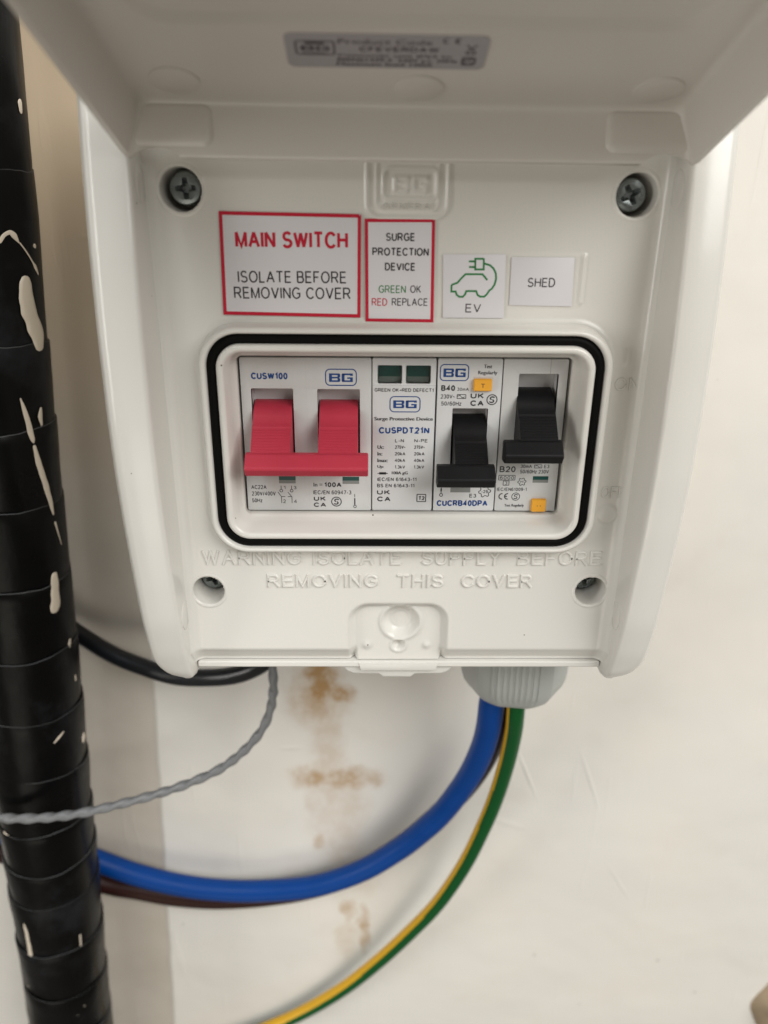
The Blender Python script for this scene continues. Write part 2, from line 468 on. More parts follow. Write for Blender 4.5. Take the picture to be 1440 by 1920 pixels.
# ------------------------------------------------------------------ lettering
class Ink:
    """flat print in (x, z) at depth d, gathered into one mesh with one material per colour"""
    def __init__(s, d=0.04, fn=None): s.V = []; s.F = []; s.K = []; s.d = d; s.fn = fn; s.thin = False
    def add(s, v2, f, col):
        n = len(s.V)
        s.V += [(x, s.d, z) for x, z in v2]; s.F += [tuple(i+n for i in q) for q in f]; s.K += [col]*len(f)
    def line(s, pts, w, col='k', closed=False):
        pts = [Vector(p) for p in pts]
        if closed: pts = pts+[pts[0], pts[1]]
        L_, R_ = [], []
        for i, q in enumerate(pts):
            a = pts[max(i-1, 0)]; c = pts[min(i+1, len(pts)-1)]
            t1 = (q-a).normalized() if (q-a).length > 1e-9 else (c-q).normalized()
            t2 = (c-q).normalized() if (c-q).length > 1e-9 else t1
            n1 = Vector((-t1.y, t1.x)); n2 = Vector((-t2.y, t2.x)); nn = (n1+n2)
            if nn.length < 1e-6: nn = n1
            nn.normalize(); k = min(2.0, 1/max(0.3, nn.dot(n1)))
            L_.append(q+nn*k*w/2); R_.append(q-nn*k*w/2)
        if closed: L_ = L_[1:]; R_ = R_[1:]
        v = [tuple(p) for p in L_+R_]; n = len(L_)
        s.add(v, [(i, i+n, i+n+1, i+1) for i in range(n-1)], col)
    def rbox(s, cx, cz, w, h, r, lw, col='k'): s.line(rrect(cx, cz, w/2-lw/2, h/2-lw/2, r, 5), lw, col, True)
    def arc(s, cx, cz, rx_, rz_, a0, a1, lw, col='k', n=20):
        s.line([(cx+rx_*math.cos(math.radians(a0+(a1-a0)*i/n)), cz+rz_*math.sin(math.radians(a0+(a1-a0)*i/n))) for i in range(n+1)], lw, col)
    def rect(s, x0, x1, z0, z1, col='k'): s.add([(x0, z0), (x1, z0), (x1, z1), (x0, z1)], [(0, 1, 2, 3)], col)
    def text(s, t, cx, cz, w, h, col='k', bold=0.0):
        if all(ch in GL for ch in t):
            wt = (.23 if bold >= .03 else .175 if bold >= .02 else .18 if bold > 0 else (.125 if h > 1.7 else .15))
            sp = wt+(.14 if bold else .16)
            x = 0; pl = []
            for ch in t:
                gw, ls = GL[ch]
                for l_ in ls: pl.append([(x+px_, py_) for px_, py_ in l_])
                x += gw+sp
            tw = x-sp; lw_ = wt*h; kx = (w-lw_)/tw if tw > 0 else 1; kz = h-lw_
            d0 = s.d
            for i_, l_ in enumerate(pl):
                s.d = d0+.0025*(i_ % 4)
                s.line([(cx-w/2+lw_/2+px_*kx, cz-h/2+lw_/2+py_*kz) for px_, py_ in l_], lw_, col)
            s.d = d0
            return
        if h < 1.7 and not s.thin:
            s.thin = True; d0 = s.d
            for q_ in (-1, 0, 1):
                s.d = d0+.003*q_; s.text(t, cx+q_*.035*h*(1.6 if bold else 1), cz, w, h, col, bold)
            s.thin = False; s.d = d0
            return
        V, F = text_mesh(t, 0)
        if not V: return
        xs = [v[0] for v in V]; zs = [v[1] for v in V]
        sx = w/(max(xs)-min(xs)); sz = h/(max(zs)-min(zs)); mx_ = (max(xs)+min(xs))/2; mz = (max(zs)+min(zs))/2
        s.add([((x-mx_)*sx+cx, (z-mz)*sz+cz) for x, z in V], F, col)
    def bg(s, cx, cz, w, h, col='B'):
        """the two wide block letters of the maker's mark"""
        for sx, strips in ((-1, B_STRIPS), (1, G_STRIPS)):
            gw = w*0.47; x0 = cx-w/2 if sx < 0 else cx+w/2-gw
            for a, b_, c, d_ in strips: s.rect(x0+a*gw, x0+b_*gw, cz-h/2+c*h, cz-h/2+d_*h, col)
    def uk(s, cx, cz, w, h, t): s.text(t, cx, cz, w, h, 'k', 0.03)
    def s_mark(s, cx, cz, r, lw=0.28, col='k'):
        s.arc(cx, cz, r, r, 0, 360, lw, col, 28)
        s.arc(cx+r*.08, cz+r*.28, r*.42, r*.28, 20, 250, lw*1.3, col, 12)
        s.arc(cx-r*.08, cz-r*.28, r*.42, r*.28, 70, -160, lw*1.3, col, 12)
    def gear(s, cx, cz, r, lw=0.2, col='k'):
        pts = []
        for i in range(24):
            a = 2*math.pi*i/24; rr = r*(1.0 if (i//2) % 2 == 0 else 0.74)
            pts.append((cx+rr*math.cos(a), cz+rr*math.sin(a)))
        s.line(pts, lw, col, True)
    def ce(s, cx, cz, w, h, lw=0.4, col='k'):
        r = h/2-lw/2
        s.arc(cx-w/2+h/2, cz, r, r, 80, 280, lw, col, 14)
        s.arc(cx+w/2-h*.28, cz, r, r, 80, 280, lw, col, 14)
        s.line([(cx+w/2-h*.28-r, cz), (cx+w/2-h*.28-r*.15, cz)], lw, col)
    def build(s, name, parent, label=None):
        order = [c for c in INK if c in s.K]
        V = [s.fn(*v) for v in s.V] if s.fn else s.V
        o = mesh(name, V, s.F, [INK[c] for c in order], parent, smooth=0, mi=[order.index(c) for c in s.K], fix=False)
        if label: o['label'] = label
        return o
B_STRIPS = [(0, .26, 0, 1), (.26, .93, .80, 1), (.26, .93, .41, .60), (.26, .93, 0, .20), (.76, 1, .58, .84), (.76, 1, .16, .42), (.93, .985, .8, .95), (.93, .985, .05, .2)]
G_STRIPS = [(0, .26, .08, .92), (.05, 1, .80, 1), (.05, 1, 0, .20), (.76, 1, .2, .55), (.5, .76, .37, .55), (.76, 1, .72, .8)]
def arc_(cx, cy, rx_, ry_, a0, a1):
    n = max(4, int(abs(a1-a0)/15))
    return [(cx+rx_*math.cos(math.radians(a0+(a1-a0)*i/n)), cy+ry_*math.sin(math.radians(a0+(a1-a0)*i/n))) for i in range(n+1)]
GL = {
 'A': (.74, [[(0, 0), (.37, 1)], [(.37, 1), (.74, 0)], [(.14, .35), (.6, .35)]]),
 'B': (.62, [[(0, 0), (0, 1), (.36, 1)]+arc_(.36, .76, .21, .24, 85, -90)+[(0, .52)], [(.34, .52)]+arc_(.37, .26, .25, .26, 85, -90)+[(0, 0)]]),
 'C': (.72, [arc_(.39, .5, .39, .5, 38, 322)]), 'D': (.67, [[(0, 0), (0, 1), (.28, 1)]+arc_(.28, .5, .39, .5, 85, -85)+[(.28, 0), (0, 0)]]),
 'E': (.58, [[(.56, 1), (0, 1), (0, 0), (.58, 0)], [(0, .52), (.52, .52)]]), 'F': (.54, [[(.54, 1), (0, 1), (0, 0)], [(0, .5), (.46, .5)]]),
 'G': (.76, [arc_(.4, .5, .4, .5, 40, 318)+[(.74, .2), (.74, .47), (.44, .47)]]), 'H': (.66, [[(0, 0), (0, 1)], [(.66, 0), (.66, 1)], [(0, .52), (.66, .52)]]),
 'I': (0.0, [[(0, 0), (0, 1)]]), 'J': (.42, [[(.42, 1), (.42, .26)]+arc_(.21, .25, .21, .25, -10, -180)]),
 'K': (.64, [[(0, 0), (0, 1)], [(.6, 1), (0, .36)], [(.22, .58), (.64, 0)]]), 'L': (.5, [[(0, 1), (0, 0), (.5, 0)]]),
 'M': (.76, [[(0, 0), (0, 1)], [(0, 1), (.38, .02), (.76, 1)], [(.76, 1), (.76, 0)]]), 'N': (.66, [[(0, 0), (0, 1)], [(0, 1), (.66, 0)], [(.66, 0), (.66, 1)]]),
 'O': (.8, [arc_(.4, .5, .4, .5, 0, 360)]), 'P': (.6, [[(0, 0), (0, 1), (.37, 1)]+arc_(.37, .74, .23, .26, 85, -90)+[(0, .48)]]),
 'R': (.66, [[(0, 0), (0, 1), (.39, 1)]+arc_(.39, .74, .23, .26, 85, -90)+[(0, .48)], [(.36, .47), (.66, 0)]]),
 'S': (.62, [arc_(.31, .745, .28, .255, 28, 262)+arc_(.31, .25, .31, .25, 82, -158)]), 'T': (.66, [[(0, 1), (.66, 1)], [(.33, 1), (.33, 0)]]),
 'U': (.64, [[(0, 1), (0, .34)]+arc_(.32, .32, .32, .32, 185, 355)+[(.64, .34), (.64, 1)]]), 'V': (.7, [[(0, 1), (.35, 0)], [(.35, 0), (.7, 1)]]),
 'W': (1.0, [[(0, 1), (.26, 0)], [(.26, 0), (.5, .98)], [(.5, .98), (.74, 0)], [(.74, 0), (1.0, 1)]]), 'X': (.64, [[(0, 0), (.64, 1)], [(0, 1), (.64, 0)]]), 'Y': (.66, [[(0, 1), (.33, .46), (.66, 1)], [(.33, .46), (.33, 0)]]),
 'Z': (.6, [[(.02, 1), (.6, 1), (0, 0), (.6, 0)]]),
 '0': (.52, [arc_(.26, .5, .26, .5, 0, 360)]), '1': (.3, [[(.02, .74), (.26, 1), (.26, 0)]]), '2': (.54, [arc_(.27, .72, .26, .28, 165, -35)+[(0, 0), (.54, 0)]]),
 '3': (.54, [arc_(.26, .76, .24, .24, 155, -90), arc_(.26, .27, .28, .27, 90, -155)]), '4': (.58, [[(.42, 0), (.42, 1), (0, .3), (.58, .3)]]),
 '5': (.54, [[(.48, 1), (.1, 1), (.04, .5)]+arc_(.26, .31, .28, .31, 125, -155)]), '6': (.54, [arc_(.28, .5, .28, .5, 50, 180)+[(0, .35)], arc_(.27, .31, .27, .31, 0, 360)]),
 '7': (.52, [[(0, 1), (.52, 1), (.18, 0)]]), '8': (.54, [arc_(.27, .76, .24, .24, 0, 360), arc_(.27, .26, .27, .26, 0, 360)]), '9': (.54, [arc_(.27, .69, .27, .31, 0, 360), arc_(.26, .5, .28, .5, -130, 0)+[(.54, .65)]]),
 '-': (.3, [[(0, .38), (.3, .38)]]), '/': (.3, [[(0, 0), (.3, 1)]]), ' ': (.16, []), '.': (0.0, [[(0, -.03), (0, .07)]]), ':': (0.0, [[(0, .02), (0, .12)], [(0, .6), (0, .7)]]),
 '~': (.36, [arc_(.09, .42, .09, .09, 180, 10)+arc_(.27, .42, .09, .09, 190, 350)]), '=': (.4, [[(0, .3), (.4, .3)], [(0, .58), (.4, .58)]]),
 'k': (.42, [[(0, 0), (0, 1)], [(.38, .68), (0, .24)], [(.14, .42), (.42, 0)]]), 'z': (.4, [[(0, .68), (.4, .68), (0, 0), (.42, 0)]]),
 'm': (.7, [[(0, 0), (0, .7)], [(0, .45)]+arc_(.17, .5, .17, .2, 170, 0)+[(.34, 0)], [(.34, .45)]+arc_(.52, .5, .17, .2, 170, 0)+[(.69, 0)]]),
 '\u2192': (.5, [[(0, .45), (.5, .45)], [(.32, .66), (.5, .45), (.32, .24)]]),
}
_tc = {}
def text_mesh(t, bold=0.0, extrude=0.0, bevel=0.0, res=3):
    k = (t, bold, extrude, bevel)
    if k in _tc: return _tc[k]
    cu = bpy.data.curves.new('tmp', 'FONT'); cu.body = t; cu.size = 1; cu.offset = bold; cu.resolution_u = res
    cu.extrude = extrude; cu.bevel_depth = bevel; cu.bevel_resolution = 1
    o = bpy.data.objects.new('tmp', cu); COL.objects.link(o)
    me = o.to_mesh()
    if extrude or bevel: V = [(v.co.x, v.co.y, v.co.z) for v in me.vertices]
    else: V = [(v.co.x, v.co.y) for v in me.vertices]
    F = [tuple(p.vertices) for p in me.polygons]
    o.to_mesh_clear(); bpy.data.objects.remove(o); bpy.data.curves.remove(cu)
    _tc[k] = (V, F)
    return V, F

# ------------------------------------------------------------------ the setting: wall
WD = -84.0
V, F = [], []
xs = np.linspace(-420, 420, 141); zs = np.linspace(-560, 420, 161)
for z in zs:
    for x in xs:
        n = noise.noise(Vector((x*0.012, 3.1, z*0.012)))*0.8+noise.noise(Vector((x*0.045, 7.7, z*0.03)))*0.25
        V.append((x, WD+n, z))
nx = len(xs)
for j in range(len(zs)-1):
    for i in range(nx-1): F.append((j*nx+i, j*nx+i+1, (j+1)*nx+i+1, (j+1)*nx+i))
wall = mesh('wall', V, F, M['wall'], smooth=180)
tag(wall, 'off-white painted plaster wall with a tan strip and brown damp stains', kind='structure')

# ------------------------------------------------------------------ consumer unit
CU = thing('consumer_unit', 'white plastic wall-mounted consumer unit with its lid lifted open', 'consumer unit', (0, WD+0.5, 0))
mesh('back_box', *ring_loft([(0, 11, 79, 87, 6, WD+0.8), (0, 11, 79, 87, 6, -13.5), (0, 11, 78, 86, 6, -12.6)], cap0=True, cap1=True), M['base'], CU)

def fz(z):   # depth of the front edge of the side cheeks
    zp = [-78, -76.5, -74, -72, -64, -52, -37, -21, -5, 10, 30, 50, 70, 105]
    dp = [3.0, 6.2, 8.6, 9.6, 12.6, 15.9, 18.2, 20.4, 21.8, 22.0, 21.2, 19.4, 16.6, 10.5]
    return float(np.interp(z, zp, dp))
def cheek(sgn):
    zl = list(np.arange(104, -60, -3.0))+list(np.arange(-60, -77.6, -1.1))+[-77.6]
    V, F = [], []
    for z in zl:
        f = (fz(z-1.5)+fz(z)+fz(z+1.5))/3 if z > -70 else fz(z)
        sh = 0.0
        if z < -66.0: sh = 11.5-math.sqrt(max(0, 11.5**2-(-66.0-z)**2))
        si = 0.0
        if z < -75.5: si = 2.0-math.sqrt(max(0, 2.0**2-(-75.5-z)**2))
        o_ = lambda x: max(x-sh, 66.5+0.02*(x-63))
        sec = [(63.3+si, -12.8), (63.5+si, 3.4), (64.0+si, f-1.6), (64.25+si, f-.7), (64.7+si, f-.2), (65.3+si, f), (o_(69), f+.05), (o_(72.4), f-.15), (o_(73.6), f-.6), (o_(74.6), f-1.6),
               (o_(76.3), f-5.2), (o_(77.6), f-8.2), (o_(78.2), f-10.5), (o_(78.9), -6), (o_(78.9), -12.8)]
        V += [(sgn*x, d, z) for x, d in sec]
    n = len(sec)
    for j in range(len(zl)-1):
        for i in range(n-1): F.append((j*n+i, j*n+i+1, (j+1)*n+i+1, (j+1)*n+i))
    F.append(tuple(range(n))); F.append(tuple((len(zl)-1)*n+i for i in range(n)))
    return V, F
for s_ in (-1, 1):
    mesh('side_cheek', *cheek(s_), M['cover'], CU, smooth=50)
    # round mould marks on the inner face of the cheek
    for (dd, zz) in ((10.0, 65.0), (9.5, -52.0)):
        V, F = [], []
        nn_ = 24
        for r_, hx in ((4.6, 64.0), (4.6, 63.72), (4.3, 63.62), (0.01, 63.62)):
            for i in range(nn_):
                a = 2*math.pi*i/nn_; V.append((s_*hx, dd+r_*math.cos(a)*.8, zz+r_*math.sin(a)))
        for j in range(3):
            for i in range(nn_): F.append((j*nn_+i, j*nn_+(i+1) % nn_, (j+1)*nn_+(i+1) % nn_, (j+1)*nn_+i))
        mesh('mould_mark', V, F, M['cover'], CU, smooth=30)

# recessed front panel: a fine relief with the latch pad, maker's panel and chamfered foot
PD = 5.0
st = 0.42
gx = np.arange(-64.26, 64.27, st); gz = np.arange(-71.9, 84, st)
GX, GZ = np.meshgrid(gx, gz)
def sdrr(cx, cz, hw, hh, r):
    qx = np.abs(GX-cx)-(hw-r); qz = np.abs(GZ-cz)-(hh-r)
    return np.hypot(np.maximum(qx, 0), np.maximum(qz, 0))+np.minimum(np.maximum(qx, qz), 0)-r
def sst(v, a, b):
    t = np.clip((v-a)/(b-a), 0, 1); return t*t*(3-2*t)
H = np.full_like(GX, PD)
H += 0.75*np.exp(-(sdrr(-.4, 90.2, 9.9, 32.2, 3.0)/0.5)**2)                       # maker's panel ridges
H += 0.5*np.exp(-(sdrr(-.4, 90.2, 7.6, 30.5, 2.0)/0.45)**2)
H += 0.7*np.exp(-(sdrr(.2, 65.7, 6.5, 3.4, 1.4)/0.45)**2)
for ox, strips in ((-4.0, B_STRIPS), (.5, G_STRIPS)):
    lt = np.zeros_like(H)
    for a, b_, c, d_ in strips:
        x0, x1 = ox+a*4.0, ox+b_*4.0; z0, z1 = 63.8+c*3.6, 63.8+d_*3.6
        q = np.minimum(np.minimum(GX-x0, x1-GX), np.minimum(GZ-z0, z1-GZ))
        lt = np.maximum(lt, sst(q, -0.3, 0.25))
    H += 0.7*lt
pad = sdrr(-.6, -66.4, 15.4, 16.0, 6.5)
H -= 2.5*sst(-pad, 0.0, 2.6)
inpad = sst(-pad, 1.6, 2.8)
r = np.hypot(GX-.1, GZ+58.2)
H += 0.45*np.exp(-((r-6.1)/0.7)**2)
H -= 2.6*sst(6.0-r, 0.0, 3.0)
H += 0.25*np.exp(-((r-2.9)/0.35)**2)
r = np.hypot(GX+.5, GZ+66.6)
H += 0.35*np.exp(-((r-2.3)/0.45)**2); H -= 1.7*sst(2.2-r, 0.0, 1.8)
for bx in (-10.3, 8.2):
    r = np.hypot(GX-bx, GZ+66.6); H += 0.7*np.exp(-(r/1.1)**2)
H -= (1-inpad)*3.0*np.clip((-66.6-GZ)/4.6, 0, 1)**1.15                                # chamfered foot
H += 3.05-np.sqrt(np.maximum(0, 3.05**2-np.clip(np.abs(GX)-60.6, 0, 3.05)**2))                                      # fillet to the cheeks
H += 0.45*sst(0.75-np.abs(GX-44.6), 0, .35)*sst(6.4-np.abs(GZ-43.5), 0, .6)              # edge of the label strip
H += 0.12*sst(-sdrr(26.8, 43.3, 18.3, 6.8, .8), 0, .4)
H += 0.45*sst(-sdrr(58.7, 23.9, .75, 2.3, .6), -.2, .3)
H += 0.5*sst(-sdrr(58.7, -21.2, 2.75, 2.9, 2.6), -.2, .4)
H += 0.35*sst(-sdrr(0, 0.6, 55.9, 33.4, 12.0), 0, 1.2)                                    # low plinth round the window frame
H += 0.05*np.sin(GX*0.05)*np.cos(GZ*0.04)
HOLES = [(-55.7, 63.9, 5.2), (56.0, 63.7, 5.2), (-57.4, -46.4, 4.7), (56.9, -46.3, 4.7)]
keep = ~((np.abs(GX) < 50) & (np.abs(GZ) < 29))
for hx, hz, hr in HOLES: keep &= np.hypot(GX-hx, GZ-hz) > hr-0.15
ny, nx = GX.shape
idx = np.arange(nx*ny).reshape(ny, nx)
ok = keep[:-1, :-1] & keep[1:, :-1] & keep[:-1, 1:] & keep[1:, 1:]
q = np.stack([idx[:-1, :-1][ok], idx[:-1, 1:][ok], idx[1:, 1:][ok], idx[1:, :-1][ok]], -1)
used = np.zeros(nx*ny, bool); used[q.ravel()] = True
rem = np.cumsum(used)-1
Vp = np.stack([GX.ravel(), H.ravel(), GZ.ravel()], -1)[used]
panel = mesh('front_panel', Vp.tolist(), [tuple(t) for t in rem[q].tolist()], M['cover'], CU, smooth=180, fix=False)
for hx, hz, hr in HOLES:
    mesh('screw_hole', *lathe([(hr+1.1, PD+.02), (hr+.75, PD+.16), (hr+.3, PD+.2), (hr, PD-.05), (hr-.12, PD-.6), (hr-.5, -12), (0.01, -12)], hx, hz, 48), M['cover'], CU, smooth=60)

# embossed words, each a raised part with rounded strokes
def emboss(t, cx, cz, w, h, lw_, hgt=.34):
    x = 0; pl = []
    for ch in t:
        gw, ls = GL[ch]
        for l_ in ls: pl.append([(x+px_, py_) for px_, py_ in l_])
        x += gw+.34
    tw = x-.34; kx = (w-lw_)/tw; kz = h-lw_
    V, F = [], []
    prof = [(-1, -.4), (-.8, .55), (-.45, .95), (.45, .95), (.8, .55), (1, -.4)]
    for i_, l_ in enumerate(pl):
        P_ = [Vector((cx-w/2+lw_/2+a*kx, cz-h/2+lw_/2+b_*kz)) for a, b_ in l_]
        n0 = len(V); m_ = len(prof)
        rows = []
        for i, q in enumerate(P_):
            t1 = (q-P_[i-1]).normalized() if i else (P_[1]-P_[0]).normalized()
            t2 = (P_[i+1]-q).normalized() if i < len(P_)-1 else t1
            n1 = Vector((-t1.y, t1.x)); nn = n1+Vector((-t2.y, t2.x)); nn.normalize(); k_ = min(1.8, 1/max(.4, nn.dot(n1)))
            if i == 0: rows.append((q-t2*lw_*.5, nn, k_, 0))
            rows.append((q-(t2*lw_*.3 if i == 0 else Vector((0, 0)))+(t1*lw_*.3 if i == len(P_)-1 else Vector((0, 0))), nn, k_, 1))
            if i == len(P_)-1: rows.append((q+t1*lw_*.5, nn, k_, 0))
        for q, nn, k_, up_ in rows:
            for u, hh in prof:
                v = q+nn*(u*lw_/2*k_); V.append((v.x, PD+.02+.004*(i_ % 5)+(hgt*hh if up_ else -.15), v.y))
        for j in range(len(rows)-1):
            for i in range(m_-1): F.append((n0+j*m_+i, n0+j*m_+i+1, n0+(j+1)*m_+i+1, n0+(j+1)*m_+i))
    return V, F
for t, cx, cz, w, h, lw_ in [('WARNING', -44.0, -35.3, 29.0, 4.9, .98), ('ISOLATE', -13.2, -35.3, 26.0, 4.9, .98), ('SUPPLY', 17.4, -35.3, 23.6, 4.9, .98), ('BEFORE', 46.4, -35.3, 25.0, 4.9, .98),
    ('REMOVING', -23.4, -42.9, 33.0, 4.6, .98), ('THIS', 5.6, -42.9, 14.0, 4.6, .98), ('COVER', 28.4, -42.9, 21.4, 4.6, .98),
    ('ON', 59.6, 16.7, 6.6, 3.6, .6), ('OFF', 59.6, -14.4, 6.8, 3.6, .6), ('GENERAL', .2, 60.4, 13.6, 1.9, .34)]:
    mesh('embossed_word', *emboss(t, cx, cz, w, h, lw_, .45 if h < 4 else .5), M['cover'], CU, smooth=50, fix=False)

# raised window frame, gasket, inner lip
fr = [(0, 0, 55.2, 32.9, 11.3, PD-.2), (0, 0, 54.6, 32.3, 10.8, PD+.5), (0, 0, 54.15, 31.75, 10.4, 8.6), (0, 0, 53.9, 31.5, 10.2, 9.4), (0, 0, 53.4, 31.1, 9.8, 9.85), (0, 0, 52.9, 30.7, 9.4, 9.95), (0, 0, 52.45, 30.35, 9.1, 9.75), (0, 0, 52.2, 30.1, 8.9, 9.3), (0, 0, 52.1, 30.0, 8.8, 7)]
mesh('window_frame', *ring_loft(fr, 12), M['cover'], CU, smooth=60)
gk = [(0, 0, 52.2, 30.1, 8.9, 7.6), (0, 0, 51.9, 29.8, 8.6, 8.6), (0, 0, 51.2, 29.0, 7.9, 9.0), (0, 0, 50.3, 28.2, 7.2, 9.0), (0, 0, 49.7, 27.6, 6.6, 8.6), (0, 0, 49.4, 27.3, 6.3, 7.6)]
mesh('gasket', *ring_loft(gk, 12), M['gasket'], CU, smooth=60)
lp = [(0, 0, 49.6, 27.5, 6.5, 7), (0, 0, 49.5, 27.4, 6.4, 9.2), (0, 0, 49.2, 27.1, 6.1, 9.75), (0, 0, 48.6, 26.5, 5.6, 10.0), (0, 0, 47.9, 25.8, 5.2, 9.8), (0, 0, 47.5, 25.4, 5.0, 9.2), (0, 0, 46.9, 24.6, 4.4, 4.0), (0, -.05, 46.3, 23.9, 3.6, 1.9), (0, -.05, 46.0, 23.4, 3.0, 1.35), (0, -.05, 45.75, 23.1, 2.2, 1.2), (0, -.05, 45.6, 22.95, 1.6, .9), (0, -.05, 45.55, 22.9, 1.5, -4)]
mesh('inner_frame', *ring_loft(lp, 12), M['cover'], CU, smooth=60)
mesh('rail_shadow_plate', *box(-50, 50, -20, -14, -28, 28), M['dark'], CU)

# foot lip and latch tabs
mesh('bottom_lip', *box(-63.2, 63.2, -8, 3.6, -74.3, -72.1), M['cover'], CU, bevel=.6)
def tabshape():
    o_ = [(-18.2, -73.6), (-18.2, -74.6), (-16.6, -76.6), (-14.4, -77.6), (-6.5, -77.7), (-5.2, -78.9), (3.8, -78.9), (5.1, -77.7), (13.5, -77.6), (15.7, -76.6), (17.4, -74.6), (17.4, -73.6)]
    return plate(o_, [], 2.4, 5, .7, 2)
mesh('latch_tab', *tabshape(), M['cover'], CU, smooth=40)
mesh('latch_catch', *plate([(-12.8, -72.6), (-12.2, -75.2), (11.4, -75.2), (12.0, -72.6)], [], 4.1, 4, .4, 1), M['cover'], CU)

# pozidrive screws
def screw(cx, cz, d, rot, r=4.2):
    n = 36
    V, F = lathe([(0.01, d-6), (r-.2, d-6), (r, d-1.5), (r, d-.6), (r-.35, d-.12), (r-.9, d)], cx, cz, n)
    # head face with cross recess
    c, s2 = math.cos(rot), math.sin(rot)
    a, b_ = .55, 2.5
    cross = [(b_, -a), (b_, a), (a+.25, a+.25), (a, b_), (-a, b_), (-a-.25, a+.25), (-b_, a), (-b_, -a), (-a-.25, -a-.25), (-a, -b_), (a, -b_), (a+.25, -a-.25)]
    cr = [(cx+x*c-z*s2, cz+x*s2+z*c) for x, z in cross]
    out = [(cx+(r-.9)*math.cos(2*math.pi*i/n), cz+(r-.9)*math.sin(2*math.pi*i/n)) for i in range(n)]
    Vh, Fh = plate(out, [cr], d+.01, .5, .05, 1)
    kk = len(cr)
    Vc = [(x, d-.1, z) for x, z in cr]+[(cx+(x-cx)*.45, d-2.0, cz+(z-cz)*.45) for x, z in cr]
    Fc = [(i, (i+1) % kk, kk+(i+1) % kk, kk+i) for i in range(kk)]+[tuple(range(kk, 2*kk))]
    slot = []
    return join((V, F), (Vh, Fh), (Vc, Fc))
scr = [(-54.9, 64.2, 3.0, .05, 3.95), (55.0, 63.7, 3.0, .5, 3.95), (-57.4, -46.2, -3.0, .3, 3.7), (56.9, -46.1, -3.0, .2, 3.7)]
for a in scr: mesh('screw', *screw(*a), M['screw'], CU, smooth=35)

# lid, hinged open: own frame (x, k along the lid towards the viewer, v depth of the tray)
TH = math.radians(20.0)
LO = (16.2, 69.9)
def lidf(x, v, k):
    d = LO[0]+k*math.cos(TH)-v*math.sin(TH); z = LO[1]+k*math.sin(TH)+v*math.cos(TH)-0.004*x
    return (x, d, z)
def R_(hw, k0, k1, r_, v): return (0, (k0+k1)/2, hw, (k1-k0)/2, r_, v)
lid_r = [R_(63.0, 1.6, 150, 3.5, 14.2), R_(64.2, 0.4, 151, 4, 13.0), R_(64.6, 0, 151.4, 4, 10), R_(64.9, 0, 151.6, 3, .5), R_(64.7, .2, 151.4, 3, 0), R_(63.4, 1.5, 150, 2.4, 0), R_(63.1, 1.8, 149.7, 2.2, .4),
         R_(60.9, 2.2, 148, 2.2, 10.2), R_(60.5, 2.5, 147.6, 2.2, 11.3), R_(59.6, 3.2, 146.8, 2.2, 11.9), R_(58.8, 4.0, 146, 2.2, 12.0), R_(53.4, 31.2, 141, 7, 12.0), R_(52.6, 31.9, 140.4, 6.6, 12.25), R_(51.4, 33.0, 139.4, 6, 13.2), R_(50.8, 33.8, 138.6, 5.4, 13.35)]
lidV, lidF = ring_loft(lid_r, 6, cap0=True, cap1=True)
# cut-outs over the two top screws: push the lower rim up locally is done by raising rim vertices of a denser back edge
lid = mesh('lid', [lidf(*v) for v in lidV], lidF, M['lid'], CU, smooth=50)
lid['label'] = 'open white lid seen from its underside'
cut_me = []
for hx, hz in ((-57.6, 64.0), (57.8, 63.8)):
    cv, cf = lathe([(8.6, -5), (8.6, 40)], hx, hz, 48)
    cf += [tuple(range(48))[::-1], tuple(48+i for i in range(48))]
    cut_me.append(mesh('cutter', cv, cf, M['lid'], CU, smooth=0))
for c_ in cut_me:
    md = lid.modifiers.new('b', 'BOOLEAN'); md.operation = 'DIFFERENCE'; md.solver = 'EXACT'; md.object = c_
bpy.context.view_layer.update()
ev = lid.evaluated_get(bpy.context.evaluated_depsgraph_get())
nm = bpy.data.meshes.new_from_object(ev)
nm.name = 'lid'
lid.modifiers.clear(); lid.data = nm
nm.set_sharp_from_angle(angle=math.radians(50))
for c_ in cut_me: bpy.data.objects.remove(c_)
def lidmesh(name, V, F, mat, bevel=0, smooth=40):
    return mesh(name, [lidf(*v) for v in V], F, mat, lid, smooth=smooth, bevel=bevel)
for x0, x1 in ((-62.5, -46.3), (45.2, 62.5)):
    pv, pf = ring_loft([((x0+x1)/2, 7.0, (x1-x0)/2+1.6, 4.9, 2.2, 1.9), ((x0+x1)/2, 7.0, (x1-x0)/2+1.3, 4.5, 2.1, 2.35), ((x0+x1)/2, 7.0, (x1-x0)/2+.7, 3.9, 1.8, 2.7), ((x0+x1)/2, 7.0, (x1-x0)/2, 3.3, 1.2, 2.85)], 5, cap0=True, cap1=True)
    # built in (x, depth, height) of the hinge wall: swap so that it stands on that wall
    mesh('hinge_pocket', [lidf(x, z, d) for x, d, z in pv], pf, M['lid'], lid, smooth=45)
for ex, ek in ((-50.9, 11.2), (0.9, 9.6), (52.2, 10.6)):
    pv, pf = lathe([(5.3, 12.3), (5.3, 11.72), (5.0, 11.6), (0.01, 11.6)], ex, ek, 32)
    mesh('mould_mark', [lidf(*v) for v in pv], pf, M['lid'], lid, smooth=40)
